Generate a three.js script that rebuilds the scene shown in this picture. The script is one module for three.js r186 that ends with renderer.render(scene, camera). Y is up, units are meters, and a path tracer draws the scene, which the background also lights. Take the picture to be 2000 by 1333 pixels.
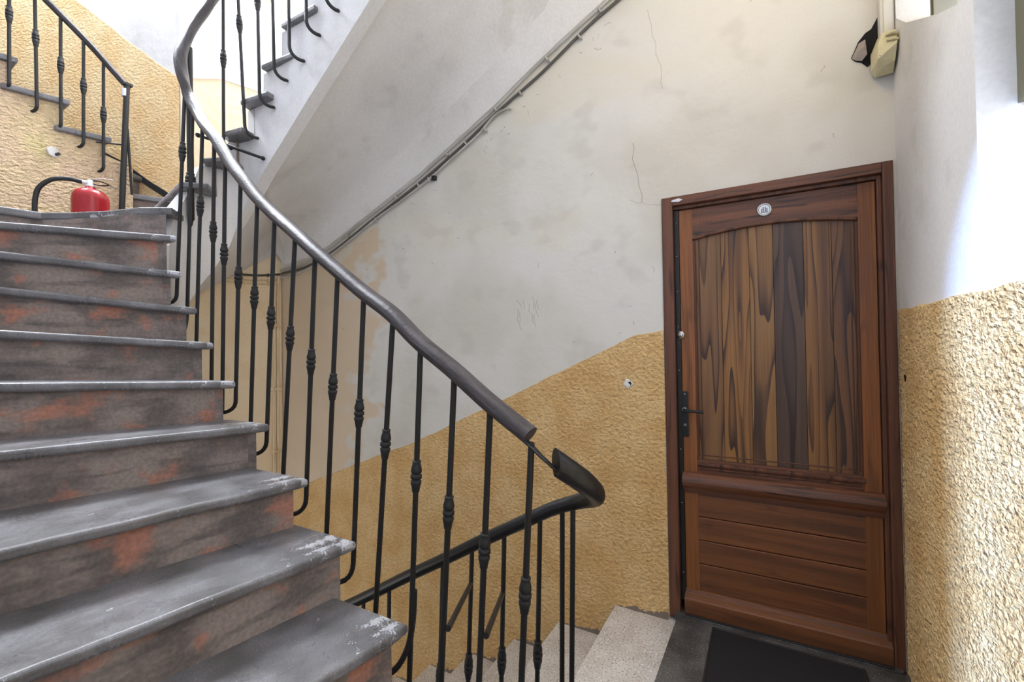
import * as THREE from 'three';
import { mergeGeometries, mergeVertices } from 'three/addons/utils/BufferGeometryUtils.js';
import { RectAreaLightUniformsLib } from 'three/addons/lights/RectAreaLightUniformsLib.js';

// ---------------------------------------------------------------- camera, light, exposure
// x runs to the right along the wall with the door, y is up, z comes towards the viewer; the landing floor is y = 0
RectAreaLightUniformsLib.init();
const scene = new THREE.Scene();
scene.background = new THREE.Color(0.75, 0.82, 0.95);
const renderer = new THREE.WebGLRenderer({ antialias: true });
renderer.toneMapping = THREE.LinearToneMapping;
renderer.toneMappingExposure = 0.76;
renderer.shadowMap.enabled = true;
renderer.shadowMap.type = THREE.PCFSoftShadowMap;

const camera = new THREE.PerspectiveCamera(74.15, 2000 / 1333, 0.02, 60);
camera.rotation.order = 'YXZ';
camera.rotation.set(0.01087, 0.51196, -0.01689);
camera.position.set(0.453, 1.358, 2.397);

function areaLight(w, h, colour, power, pos, look) {
  const l = new THREE.RectAreaLight(colour, power, w, h);
  l.position.set(...pos); l.lookAt(...look); scene.add(l);
  return l;
}
const DAY = new THREE.Color(0.87, 0.92, 1.0), BLUE = new THREE.Color(0.32, 0.52, 1.0), WARM = new THREE.Color(1.0, 0.74, 0.34);
areaLight(0.62, 1.95, DAY, 190, [-3.11, 4.6, 0.38], [0.6, 2.6, 1.35]);      // the tall stair window on the far wall
areaLight(1.7, 1.5, DAY, 5, [-2.1, 7.95, 1.05], [-2.1, 0, 1.05]);         // the rooflight over the well
areaLight(1.0, 1.9, DAY, 1.6, [0.25, 1.95, 3.18], [0.25, 1.8, 0]);         // soft fill at the added, unseen arch behind the viewer
areaLight(0.7, 1.0, DAY, 2, [1.05, 2.6, 1.3], [-1.5, 2.3, 1.4]);           // the small high window in the right wall
areaLight(0.9, 1.9, DAY, 105, [-4.9, 6.2, 1.84], [-1.0, 0.9, 1.84]);        // added unseen window high at the left end, raking light over the treads
areaLight(0.58, 1.65, DAY, 5, [-2.75, -0.35, 2.36], [-2.75, -0.1, 0]);       // added unseen window below, brightening the lower far wall
const SUN = new THREE.DirectionalLight(BLUE, 21);                           // cold light slanting in through the added arch onto the right wall
SUN.position.set(0.935 - 1.215 * 2, 1.0 + 2.19, 0.6 + 2.75 * 2); SUN.target.position.set(0.935, 1.0, 0.6); SUN.castShadow = true;
SUN.shadow.radius = 4; SUN.shadow.mapSize.set(2048, 2048); Object.assign(SUN.shadow.camera, { left: -4, right: 4, top: 4, bottom: -4, near: 0.1, far: 16 });
scene.add(SUN, SUN.target);

// ---------------------------------------------------------------- small tools
const V = (x, y, z) => new THREE.Vector3(x, y, z);
const taken = new Map();
function numbered(name) {
  const n = taken.get(name) ?? 0; taken.set(name, n + 1);
  return n ? name + '_' + String(n).padStart(3, '0') : name;
}
const shadowed = (o) => { o.traverse((c) => { if (c.isMesh) { c.castShadow = true; c.receiveShadow = true; } }); return o; };
function tag(o, label, category, group) {
  o.userData = { ...o.userData, label, category }; if (group) o.userData.group = group; return o;
}
function thing(name, label, category, pos = [0, 0, 0], group) {
  const g = new THREE.Group(); g.name = numbered(name); g.position.set(...pos); scene.add(g);
  return tag(g, label, category, group);
}
function part(name, geo, mat, parent, label) {
  const m = new THREE.Mesh(geo, mat); m.name = name; m.castShadow = m.receiveShadow = true;
  if (label) m.userData.label = label;
  parent.add(m); return m;
}
function struct(name, geo, mat) {
  const m = geo ? new THREE.Mesh(geo, mat) : new THREE.Group(); m.name = name; m.userData.kind = 'structure';
  m.castShadow = m.receiveShadow = true; scene.add(m); return m;
}
function rng(seed) { let s = seed >>> 0; return () => { s = (s + 0x6d2b79f5) | 0; let t = Math.imul(s ^ (s >>> 15), 1 | s); t = (t + Math.imul(t ^ (t >>> 7), 61 | t)) ^ t; return ((t ^ (t >>> 14)) >>> 0) / 4294967296; }; }
const lerp = (a, b, t) => a + (b - a) * t, clamp = (x, a = 0, b = 1) => Math.min(b, Math.max(a, x));
const smooth = (a, b, x) => { const t = clamp((x - a) / (b - a)); return t * t * (3 - 2 * t); };
const at = (xs, ys, x) => { if (x <= xs[0]) return ys[0]; for (let i = 1; i < xs.length; i++) if (x <= xs[i]) return lerp(ys[i - 1], ys[i], (x - xs[i - 1]) / (xs[i] - xs[i - 1])); return ys[ys.length - 1]; };

// gradient noise, periodic with whole-number periods px, py
const h2 = (x, y, s) => { let h = Math.imul(x, 374761393) + Math.imul(y, 668265263) + Math.imul(s, 974634541); h = Math.imul(h ^ (h >>> 13), 1274126177); return ((h ^ (h >>> 16)) >>> 0) / 4294967296; };
const hi = (x, y, s) => { let h = Math.imul(x, 374761393) + Math.imul(y, 668265263) + Math.imul(s, 974634541); h = Math.imul(h ^ (h >>> 13), 1274126177); return (h ^ (h >>> 16)) & 255; };
const GX = new Float64Array(256), GY = new Float64Array(256); for (let i = 0; i < 256; i++) { GX[i] = Math.cos(i * 0.0245437); GY[i] = Math.sin(i * 0.0245437); }
function pn(x, y, px, py, s) {
  const xi = Math.floor(x), yi = Math.floor(y), fx = x - xi, fy = y - yi;
  const x0 = ((xi % px) + px) % px, x1 = x0 + 1 === px ? 0 : x0 + 1, y0 = ((yi % py) + py) % py, y1 = y0 + 1 === py ? 0 : y0 + 1;
  const u = fx * fx * fx * (fx * (fx * 6 - 15) + 10), v = fy * fy * fy * (fy * (fy * 6 - 15) + 10);
  const a = hi(x0, y0, s), b = hi(x1, y0, s), c = hi(x0, y1, s), d = hi(x1, y1, s);
  const A = GX[a] * fx + GY[a] * fy, B = GX[b] * (fx - 1) + GY[b] * fy, C = GX[c] * fx + GY[c] * (fy - 1), D = GX[d] * (fx - 1) + GY[d] * (fy - 1);
  const p = A + (B - A) * u, q = C + (D - C) * u; return (p + (q - p) * v) * 1.5;
}
function fbm(u, v, fx, fy, oct, s) { let a = 0, k = 1, n = 0; for (let i = 0; i < oct; i++) { a += k * pn(u * fx, v * fy, fx, fy, s + i); n += k; k *= 0.55; fx *= 2; fy *= 2; } return a / n; }

function tex(w, h, fn, srgb, sizeX, sizeY) {
  const d = new Uint8Array(w * h * 4);
  for (let y = 0, o = 0; y < h; y++) for (let x = 0; x < w; x++, o += 4) {
    const c = fn(x / w, y / h);
    if (c.length) { d[o] = clamp(c[0]) * 255; d[o + 1] = clamp(c[1]) * 255; d[o + 2] = clamp(c[2]) * 255; } else d[o] = d[o + 1] = d[o + 2] = clamp(c) * 255;
    d[o + 3] = 255;
  }
  const t = new THREE.DataTexture(d, w, h); t.wrapS = t.wrapT = THREE.RepeatWrapping; t.magFilter = THREE.LinearFilter; t.minFilter = THREE.LinearMipmapLinearFilter; t.generateMipmaps = true;
  if (srgb) t.colorSpace = THREE.SRGBColorSpace;
  t.repeat.set(1 / (sizeX ?? 1), 1 / (sizeY ?? sizeX ?? 1)); t.needsUpdate = true; return t;
}
const mix3 = (a, b, t) => [lerp(a[0], b[0], t), lerp(a[1], b[1], t), lerp(a[2], b[2], t)];
const mul3 = (a, k) => [a[0] * k, a[1] * k, a[2] * k];
const S = (r, g, b) => [r / 255, g / 255, b / 255];

// geometry helpers ------------------------------------------------
function uvBox(geo, ox = 0, oy = 0) {                                    // uv in metres, chosen per face by its normal
  const g = geo.index ? geo.toNonIndexed() : geo, p = g.attributes.position, uv = new Float32Array(p.count * 2);
  if (!g.attributes.normal) g.computeVertexNormals();
  const a = V(), b = V(), c = V(), n = V();
  for (let i = 0; i < p.count; i += 3) {
    a.fromBufferAttribute(p, i); b.fromBufferAttribute(p, i + 1); c.fromBufferAttribute(p, i + 2);
    n.copy(b).sub(a).cross(c.clone().sub(a)); const ax = Math.abs(n.x), ay = Math.abs(n.y), az = Math.abs(n.z);
    [a, b, c].forEach((q, k) => { const [s, t] = ay >= ax && ay >= az ? [q.x, q.z] : ax >= az ? [q.z, q.y] : [q.x, q.y]; uv[(i + k) * 2] = s + ox; uv[(i + k) * 2 + 1] = t + oy; });
  }
  g.setAttribute('uv', new THREE.BufferAttribute(uv, 2)); return g;
}
const join = (list) => mergeGeometries(list.map((g) => { const q = g.index ? g.toNonIndexed() : g; for (const k of Object.keys(q.attributes)) if (!['position', 'normal', 'uv'].includes(k)) q.deleteAttribute(k); return q; }));
function box(x0, x1, y0, y1, z0, z1, bev = 0) {
  if (!bev) return uvBox(new THREE.BoxGeometry(x1 - x0, y1 - y0, z1 - z0).translate((x0 + x1) / 2, (y0 + y1) / 2, (z0 + z1) / 2));
  const s = new THREE.Shape([new THREE.Vector2(x0, y0), new THREE.Vector2(x1, y0), new THREE.Vector2(x1, y1), new THREE.Vector2(x0, y1)]);
  return slabXY(s, z0, z1, bev);
}
function slabXY(shape, z0, z1, bev = 0, seg = 2) {                         // outline in x, y, thickness in z
  const g = new THREE.ExtrudeGeometry(shape, { depth: z1 - z0 - 2 * bev, bevelEnabled: bev > 0, bevelSize: bev, bevelThickness: bev, bevelOffset: -bev, bevelSegments: seg, curveSegments: 24 });
  g.translate(0, 0, z0 + bev); return uvBox(g);
}
function slabXZ(pts, y0, y1, bev = 0, seg = 3, tilt) {                     // outline in x, z, thickness in y
  const s = new THREE.Shape(pts.map(([x, z]) => new THREE.Vector2(x, -z)));
  const g = new THREE.ExtrudeGeometry(s, { depth: y1 - y0 - 2 * bev, bevelEnabled: bev > 0, bevelSize: bev, bevelThickness: bev, bevelOffset: -bev, bevelSegments: seg });
  g.rotateX(-Math.PI / 2).translate(0, y0 + bev, 0);
  if (tilt) { const p = g.attributes.position; for (let i = 0; i < p.count; i++) p.setY(i, p.getY(i) + tilt(p.getX(i), p.getZ(i))); g.computeVertexNormals(); }
  return uvBox(g);
}
function slabZY(pts, x0, x1, bev = 0) {                                    // outline in z, y, thickness in x
  const s = new THREE.Shape(pts.map(([z, y]) => new THREE.Vector2(-z, y)));
  const g = new THREE.ExtrudeGeometry(s, { depth: x1 - x0 - 2 * bev, bevelEnabled: bev > 0, bevelSize: bev, bevelThickness: bev, bevelOffset: -bev, bevelSegments: 2 });
  g.translate(0, 0, x0 + bev).rotateY(Math.PI / 2); return uvBox(g);
}
function grid(nu, nv, f) {                                                  // f(u, v) -> [x, y, z]; smooth normals
  const pos = [], idx = [];
  for (let j = 0; j <= nv; j++) for (let i = 0; i <= nu; i++) pos.push(...f(i / nu, j / nv));
  for (let j = 0; j < nv; j++) for (let i = 0; i < nu; i++) { const a = j * (nu + 1) + i, b = a + 1, c = a + nu + 1, d = c + 1; idx.push(a, b, d, a, d, c); }
  const g = new THREE.BufferGeometry(); g.setAttribute('position', new THREE.Float32BufferAttribute(pos, 3)); g.setIndex(idx); g.computeVertexNormals(); return uvBox(g);
}
function sweep(curve, n, rx, ry, sides = 14, end0 = 0, end1 = 0, power = 1) {           // an oval section kept upright along a path, capped; end0/end1 slant the ends
  const pos = [], idx = [], uv = [], L = curve.getLength();
  for (let i = 0; i <= n; i++) {
    const t = i / n, p = curve.getPointAt(t), d = curve.getTangentAt(t), side = V(0, 1, 0).cross(d).normalize(), up = d.clone().cross(side).normalize();
    if (side.lengthSq() < 0.5) side.set(1, 0, 0);
    const a = typeof rx === 'function' ? rx(t) : rx, b = typeof ry === 'function' ? ry(t) : ry;
    for (let k = 0; k <= sides; k++) {
      const an = (k / sides) * Math.PI * 2, c = Math.cos(an), s = Math.sin(an), cx = Math.sign(c) * Math.abs(c) ** power * a, sy = Math.sign(s) * Math.abs(s) ** power * b;
      const q = p.clone().addScaledVector(side, cx).addScaledVector(up, sy);
      if (i === 0 && end0) q.addScaledVector(d, (sy / b) * end0); if (i === n && end1) q.addScaledVector(d, (sy / b) * end1);
      pos.push(q.x, q.y, q.z); uv.push(t * L, (k / sides) * 2 * Math.PI * Math.max(a, b));
    }
  }
  for (let i = 0; i < n; i++) for (let k = 0; k < sides; k++) { const a = i * (sides + 1) + k, b = a + 1, c = a + sides + 1, d = c + 1; idx.push(a, b, d, a, d, c); }
  const g = new THREE.BufferGeometry(); g.setAttribute('position', new THREE.Float32BufferAttribute(pos, 3)); g.setAttribute('uv', new THREE.Float32BufferAttribute(uv, 2)); g.setIndex(idx); g.computeVertexNormals();
  const caps = [0, n].map((i) => {
    const cp = [], o = i * (sides + 1); const m = V(); for (let k = 0; k < sides; k++) m.add(V(pos[(o + k) * 3], pos[(o + k) * 3 + 1], pos[(o + k) * 3 + 2])); m.divideScalar(sides);
    for (let k = 0; k < sides; k++) { const A = o + k, B = o + k + 1; const tri = i ? [A, B] : [B, A]; cp.push(m.x, m.y, m.z, ...tri.flatMap((q) => [pos[q * 3], pos[q * 3 + 1], pos[q * 3 + 2]])); }
    const c = new THREE.BufferGeometry(); c.setAttribute('position', new THREE.Float32BufferAttribute(cp, 3)); c.setAttribute('uv', new THREE.Float32BufferAttribute(new Float32Array(cp.length / 3 * 2), 2)); c.computeVertexNormals(); return c;
  });
  return join([g, ...caps]);
}
const path = (pts, tension = 0.5) => new THREE.CatmullRomCurve3(pts.map((p) => V(...p)), false, 'centripetal', tension);
const tube = (pts, r, n = 24, s = 8) => { const t = new THREE.TubeGeometry(path(pts), n, r, s), ends = [pts[0], pts[pts.length - 1]].map((p) => new THREE.SphereGeometry(r, s, 6).translate(...p)); return join([t, ...ends]); };
function rod(a, b, r, s = 8) {                                              // a straight bar between two points
  const A = V(...a), B = V(...b), g = new THREE.CylinderGeometry(r, r, A.distanceTo(B), s).rotateY(Math.PI / s);
  g.applyQuaternion(new THREE.Quaternion().setFromUnitVectors(V(0, 1, 0), B.clone().sub(A).normalize())); g.translate((A.x + B.x) / 2, (A.y + B.y) / 2, (A.z + B.z) / 2); return g;
}
const lathe = (pts, seg = 20) => new THREE.LatheGeometry(pts.map(([r, y]) => new THREE.Vector2(r, y)), seg);

// ---------------------------------------------------------------- materials
const plasterBump = tex(1024, 1024, (u, v) => 0.5 + 0.32 * fbm(u, v, 24, 24, 5, 3) + 0.2 * fbm(u, v, 6, 6, 3, 9), false, 1.6);
const crepiBump = tex(1024, 1024, (u, v) => 0.5 + 0.7 * fbm(u + 0.01 * fbm(u, v, 20, 20, 2, 5), v, 44, 60, 4, 21), false, 1.0);
const crepiMap = tex(1024, 1024, (u, v) => {
  const n = fbm(u, v, 4, 4, 4, 31), m = fbm(u, v, 44, 60, 3, 21), k = fbm(u, v, 90, 90, 2, 37);
  let c = mix3(S(226, 192, 138), S(214, 173, 114), smooth(-0.35, 0.4, n)); c = mul3(c, 1 + 0.06 * m + 0.05 * k);
  return mix3(c, S(172, 132, 80), 0.55 * smooth(0.28, 0.55, k - 0.5 * m));
}, true, 1.0);
const plasterMap = (seed, base, dirt, amount) => tex(1024, 1024, (u, v) => {
  const n = fbm(u, v, 3, 3, 5, seed), m = fbm(u, v, 11, 9, 4, seed + 7), k = fbm(u, v, 160, 160, 2, seed + 11);
  let c = mix3(base, dirt, amount * smooth(-0.1, 0.5, n) + amount * 0.7 * smooth(0.15, 0.5, m)); return mul3(c, 1 + 0.03 * k);
}, true, 2.4);
const M = {};
const std = (o) => new THREE.MeshStandardMaterial({ roughness: 0.9, ...o });
const whiteMap = plasterMap(51, S(226, 224, 222), S(205, 202, 198), 0.6);
M.white = std({ map: whiteMap, bumpMap: plasterBump, bumpScale: 0.004 });
M.farYellow = std({ map: plasterMap(71, S(240, 222, 190), S(228, 202, 160), 0.6), bumpMap: plasterBump, bumpScale: 0.006 });
M.crepi = std({ map: crepiMap, bumpMap: crepiBump, bumpScale: 0.011 });
const crepiFarMap = tex(1024, 1024, (u, v) => {
  const n = fbm(u, v, 5, 5, 4, 231), m = fbm(u, v, 40, 54, 3, 221);
  let c = mix3(S(232, 204, 156), S(224, 188, 134), smooth(-0.35, 0.4, n)); return mul3(c, 1 + 0.08 * m);
}, true, 1.3);
M.crepiFar = std({ map: crepiFarMap, bumpMap: crepiBump, bumpScale: 0.006 });
const flankMap = tex(1024, 1024, (u, v) => {
  const n = fbm(u, v, 3, 3, 4, 241), m = fbm(u, v, 30, 50, 3, 221), p = fbm(u, v, 5, 4, 3, 247);
  let c = mix3(S(228, 202, 160), S(220, 190, 162), smooth(-0.3, 0.4, n)); c = mix3(c, S(222, 212, 150), 0.5 * smooth(0.1, 0.5, p)); return mul3(c, 1 + 0.1 * m);
}, true, 1.3);
M.greyPaint = std({ color: new THREE.Color(0.3, 0.31, 0.34), bumpMap: crepiBump, bumpScale: 0.004 });
M.flank = std({ map: flankMap, bumpMap: crepiBump, bumpScale: 0.015 });

// door wall paint: one sheet of 4.2 x 4.4 m with stains, scuffs, hairline cracks and a painted-in tan bounce tint
const frontMap = (() => {
  const W = 2048, H = 2048, WX = 4.2, WY = 4.4, c = document.createElement('canvas'); c.width = W; c.height = H; const g = c.getContext('2d'), im = g.createImageData(W, H), r = rng(5);
  for (let y = 0, o = 0; y < H; y++) for (let x = 0; x < W; x++, o += 4) {
    const u = x / W, v = y / H, n = fbm(u, v, 5, 5, 4, 61), m = fbm(u, v, 16, 22, 3, 67), k = ((h2(x, y, 77) - 0.5) * 0.02), w = fbm(u, v, 3, 7, 4, 83);
    let q = mix3(S(218, 215, 208), S(206, 201, 190), smooth(-0.2, 0.45, n)); q = mix3(q, S(190, 186, 178), 0.32 * smooth(0.16, 0.5, m)); q = mix3(q, S(216, 202, 168), 0.25 * smooth(0.05, 0.45, w)); { const X = u * WX - 3.2, Y = (1 - v) * WY; q = mix3(q, S(212, 184, 148), 0.62 * smooth(0.1, -0.1, X + 2.2 + 0.5 * n + 0.5 * m) * smooth(0.0, -0.03, Y - at([-3.2, -2.53, -2, -1.6], [2.02, 2.1, 2.28, 2.45], X))); }  // tan area by the far corner: yellow bounce from the far wall, painted in
    for (let i = 0; i < 3; i++) im.data[o + i] = clamp(q[i] + k) * 255; im.data[o + 3] = 255;
  }
  g.putImageData(im, 0, 0);
  const px = (x) => ((x + 3.2) / WX) * W, py = (y) => (1 - y / WY) * H;
  const stroke = (pts, w, col) => { g.strokeStyle = col; g.lineWidth = w; g.lineCap = 'round'; g.beginPath(); pts.forEach(([x, y], i) => (i ? g.lineTo(px(x), py(y)) : g.moveTo(px(x), py(y)))); g.stroke(); };
  const crack = (x, y, dx, dy, n, col, w) => { const p = [[x, y]]; for (let i = 0; i < n; i++) p.push([p[i][0] + dx + (r() - 0.5) * 0.02, p[i][1] + dy + (r() - 0.5) * 0.014]); stroke(p, w, col); };
  crack(-0.14, 2.42, 0.002, -0.028, 11, 'rgba(120,112,98,0.65)', 1.4); crack(-0.16, 2.12, 0.02, -0.006, 9, 'rgba(130,122,108,0.4)', 1.2);
  crack(-0.05, 3.1, 0.004, -0.03, 14, 'rgba(130,120,100,0.4)', 1.3); crack(-2.18, 1.72, 0.001, -0.03, 14, 'rgba(150,124,98,0.8)', 2); crack(-1.98, 0.95, 0.012, -0.016, 6, 'rgba(120,110,100,0.5)', 1.5);
  for (let i = 0; i < 46; i++) { const x = -2.6 + 3.4 * r(), y = 1.3 + 1.9 * r(); crack(x, y, (r() - 0.5) * 0.016, (r() - 0.5) * 0.012, 2 + Math.floor(r() * 3), `rgba(110,104,96,${0.15 + 0.35 * r()})`, 1 + r() * 1.5); }
  for (let i = 0; i < 11; i++) { const x = -0.86 + r() * 0.14, y = 1.66 - r() * 0.16; crack(x, y, 0.004, -0.02, 3, 'rgba(120,112,100,0.35)', 2); }
  for (let i = 0; i < 26; i++) { const t = r(), x = lerp(-2.4, -0.3, t), y = at([-2.55, -1.47, -0.87, -0.2], [2.11, 2.47, 2.78, 3.18], x) - 0.03 - 0.12 * r() * r(); crack(x, y, 0.008 * (r() - 0.3), -0.008 * r(), 3, `rgba(100,94,86,${0.2 + 0.4 * r()})`, 1.3); }
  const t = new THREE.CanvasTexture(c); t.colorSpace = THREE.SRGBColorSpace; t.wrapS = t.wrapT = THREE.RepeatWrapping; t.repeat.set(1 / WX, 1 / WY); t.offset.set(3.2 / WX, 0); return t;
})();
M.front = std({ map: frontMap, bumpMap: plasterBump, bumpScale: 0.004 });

// stone tread: u runs along the nosing, v back from it; chips of old pale paint near the well
const treadMap = tex(2048, 1024, (u, v) => {
  const d = v * 0.5 - 0.03, x = u * 1.3, n = fbm(u, v, 8, 3, 4, 101), k = fbm(u, v, 230, 90, 3, 107), m = fbm(u, v, 26, 10, 4, 109), s = h2(Math.floor(u * 2048), Math.floor(v * 1024), 5);
  let c = mix3(S(122, 120, 123), S(94, 92, 92), smooth(-0.4, 0.4, n)); c = mul3(c, 1 + 0.2 * k); c = mix3(c, S(76, 74, 73), 0.2 * smooth(0.1, 0.6, m - 0.4 * n));
  const tip = smooth(0.3, 0.02, x) * smooth(0.24, 0.02, d); c = mix3(c, S(186, 186, 190), smooth(0.05, 0.16, m + 0.5 * k + 0.75 * tip - 0.5) * (d > -0.008 ? 1 : 0.3));
  if (s > 0.9993) c = S(205, 205, 205); return c;
}, true, 1.3, 0.5);
const treadRough = tex(512, 512, (u, v) => 0.38 + 0.25 * fbm(u, v, 6, 6, 4, 111) + 0.1 * fbm(u, v, 60, 60, 2, 113), false, 0.9);
const treadBump = tex(512, 512, (u, v) => 0.5 + 0.4 * fbm(u, v, 12, 12, 5, 117), false, 0.9);
M.tread = new THREE.MeshPhysicalMaterial({ map: treadMap, roughnessMap: treadRough, roughness: 1, bumpMap: treadBump, bumpScale: 0.003, ior: 1.6, sheen: 1, sheenColor: new THREE.Color(0.8, 0.86, 1.0), sheenRoughness: 0.35 });
const riserMap = tex(1024, 1024, (u, v) => {
  const n = fbm(u, v, 5, 7, 5, 131), m = fbm(u, v, 7, 9, 4, 137), k = fbm(u, v, 90, 90, 3, 139), w = fbm(u, v, 4, 24, 3, 141);
  let c = mix3(S(146, 133, 125), S(106, 98, 93), smooth(-0.3, 0.35, n + 0.3 * w)); c = mix3(c, S(184, 122, 100), 0.75 * smooth(0.08, 0.45, m)); c = mix3(c, S(84, 79, 77), 0.4 * smooth(0.2, 0.5, w - 0.3 * m));
  return mul3(c, 1 + 0.16 * k);
}, true, 1.1);
M.riser = std({ map: riserMap, bumpMap: treadBump, bumpScale: 0.006 });
const terrazzoMap = tex(1024, 1024, (u, v) => {
  const k = fbm(u, v, 110, 110, 2, 151), m = fbm(u, v, 60, 60, 2, 157), n = fbm(u, v, 4, 4, 3, 159);
  let c = mix3(S(218, 212, 204), S(202, 194, 184), smooth(-0.3, 0.3, n)); c = mix3(c, S(120, 108, 100), smooth(0.3, 0.44, k)); return mix3(c, S(232, 228, 222), smooth(0.3, 0.44, m));
}, true, 0.8);
M.terrazzo = std({ map: terrazzoMap, roughness: 0.62 });
const floorMap = tex(1024, 1024, (u, v) => {
  const n = fbm(u, v, 5, 5, 4, 171), k = fbm(u, v, 130, 130, 3, 173);
  let c = mix3(S(92, 89, 86), S(62, 58, 56), smooth(-0.4, 0.4, n)); c = mul3(c, 1 + 0.3 * k); return mix3(c, S(160, 156, 150), smooth(0.34, 0.5, k));
}, true, 0.8);
M.floor = std({ map: floorMap, roughness: 0.7, bumpMap: treadBump, bumpScale: 0.002 });
const ironBump = tex(512, 512, (u, v) => 0.5 + 0.5 * fbm(u, v, 16, 16, 4, 181), false, 0.25);
M.iron = std({ color: new THREE.Color(0.012, 0.012, 0.013), roughness: 0.42, bumpMap: ironBump, bumpScale: 0.0012 });
M.rail = std({ map: tex(512, 512, (u, v) => { const n = fbm(u, v, 3, 12, 5, 191), k = fbm(u, v, 8, 60, 3, 193); return mul3(mix3(S(74, 68, 70), S(52, 46, 46), smooth(-0.3, 0.4, n)), 1 + 0.25 * k); }, true, 0.5, 0.25), roughness: 0.48, bumpMap: ironBump, bumpScale: 0.0015 });
M.conduit = std({ map: tex(256, 256, (u, v) => mix3(S(186, 183, 178), S(166, 161, 153), smooth(-0.2, 0.4, fbm(u, v, 4, 1, 3, 201))), true, 0.9, 0.2), roughness: 0.6 });
M.conduitDark = std({ color: new THREE.Color(0.1, 0.095, 0.085), roughness: 0.7 });
M.cable = std({ color: new THREE.Color(0.06, 0.055, 0.05), roughness: 0.7 });
M.pipe = std({ map: tex(256, 256, (u, v) => mix3(S(226, 206, 170), S(206, 178, 136), smooth(-0.2, 0.4, fbm(u, v, 5, 8, 4, 211))), true, 0.4), roughness: 0.6 });

// woods: v runs along the grain
const wood = (seed, light, dark, vein, amount, sx = 0.5, sy = 1.2) => tex(512, 1024, (u, v) => {
  const w = u + 0.05 * fbm(u, v, 2, 2, 3, seed), n = fbm(w, v, 6, 1, 4, seed + 3), f = fbm(u, v, 90, 5, 2, seed + 5);
  const r1 = 1 - Math.abs(fbm(w, v, 5, 2, 3, seed + 9)) * 5, p = fbm(u, v, 4, 3, 3, seed + 13);
  let c = mix3(light, dark, smooth(-0.35, 0.4, n)); c = mix3(c, vein, amount * smooth(0.4, 1.0, r1) * smooth(-0.15, 0.3, p)); return mul3(c, 1 + 0.14 * f);
}, true, sx, sy);
const woodBump = tex(512, 512, (u, v) => 0.5 + 0.4 * fbm(u, v, 90, 4, 3, 301), false, 0.5, 0.9);
const ink = S(40, 25, 22);
const figured = (seed, light, dark, rings, deep) => tex(512, 1024, (u, v) => {   // flame figure: contour lines of a stretched noise, with dark heart streaks
  const q = u * 0.55, w = q + 0.03 * fbm(u, v, 3, 3, 2, seed + 1), n = fbm(w, v, 3, 1, 3, seed) + 0.2 * fbm(w, v, 9, 3, 2, seed + 4), f = fbm(u, v, 100, 9, 2, seed + 5);
  const t = n * rings, k = t - Math.floor(t), line = smooth(0.72, 0.98, k) * smooth(1.0, 0.985, k), heart = smooth(0.12, 0.5, fbm(w, v, 4, 1, 3, seed + 9));
  let c = mix3(light, dark, 0.75 * k * k + 0.5 * heart); c = mix3(c, ink, 0.75 * line * smooth(-0.3, 0.2, fbm(u, v, 3, 4, 2, seed + 13)) + deep * heart); return mul3(c, 1 + 0.12 * f);
}, true, 0.34, 3.4);
const wm = (map) => std({ map, roughness: 0.5, bumpMap: woodBump, bumpScale: 0.0012 });
M.boards = [[S(124, 90, 56), S(84, 54, 38), 5, 0.6], [S(142, 100, 54), S(96, 62, 36), 6, 0.3], [S(140, 102, 60), S(100, 68, 42), 4, 0.3], [S(88, 66, 52), S(46, 35, 36), 4, 0.75], [S(134, 94, 52), S(90, 58, 36), 5, 0.35], [S(112, 76, 48), S(70, 46, 36), 6, 0.7]].map((a, i) => wm(figured(310 + i * 17, ...a)));
M.stile = wm(wood(430, S(142, 87, 44), S(113, 68, 36), S(72, 41, 25), 0.35, 0.3, 1.5));
M.frame = wm(wood(450, S(106, 66, 46), S(79, 48, 34), S(46, 27, 22), 0.6, 0.3, 1.5));
const turned = (t) => { const q = t.clone(); q.rotation = Math.PI / 2; return q; };
M.railWood = wm(turned(wood(470, S(116, 72, 49), S(84, 51, 37), ink, 0.9, 0.22, 1.1)));
M.lowWood = wm(turned(wood(490, S(121, 75, 44), S(92, 57, 36), S(66, 38, 27), 0.4, 0.3, 1.4)));
M.steel = std({ color: new THREE.Color(0.025, 0.026, 0.028), roughness: 0.45, metalness: 0.4 });
M.chrome = std({ color: new THREE.Color(0.5, 0.49, 0.47), roughness: 0.3, metalness: 1 });
M.silver = std({ color: new THREE.Color(0.8, 0.8, 0.82), roughness: 0.4, metalness: 0.3 });
M.dark = std({ color: new THREE.Color(0.012, 0.011, 0.011), roughness: 1 });
M.mat = std({ map: tex(512, 512, (u, v) => { const k = fbm(u, v, 128, 128, 2, 501), s = h2(Math.floor(u * 512), Math.floor(v * 512), 9); return s > 0.999 ? S(150, 150, 150) : mul3(S(24, 23, 26), 1 + 0.6 * k); }, true, 0.4), roughness: 1, bumpMap: treadBump, bumpScale: 0.003 });
M.red = std({ color: new THREE.Color(0.36, 0.012, 0.018), roughness: 0.25 });
M.rubber = std({ color: new THREE.Color(0.015, 0.015, 0.016), roughness: 0.5 });
M.box = std({ map: plasterMap(521, S(214, 205, 168), S(176, 164, 122), 0.8), roughness: 0.6 });
M.glow = std({ color: 0x000000, emissive: new THREE.Color(0.95, 0.97, 1.0), emissiveIntensity: 3 });
M.sash = std({ color: new THREE.Color(0.55, 0.6, 0.57), roughness: 0.5 });
M.olive = std({ color: new THREE.Color(0.14, 0.13, 0.08), roughness: 0.7 });

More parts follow.
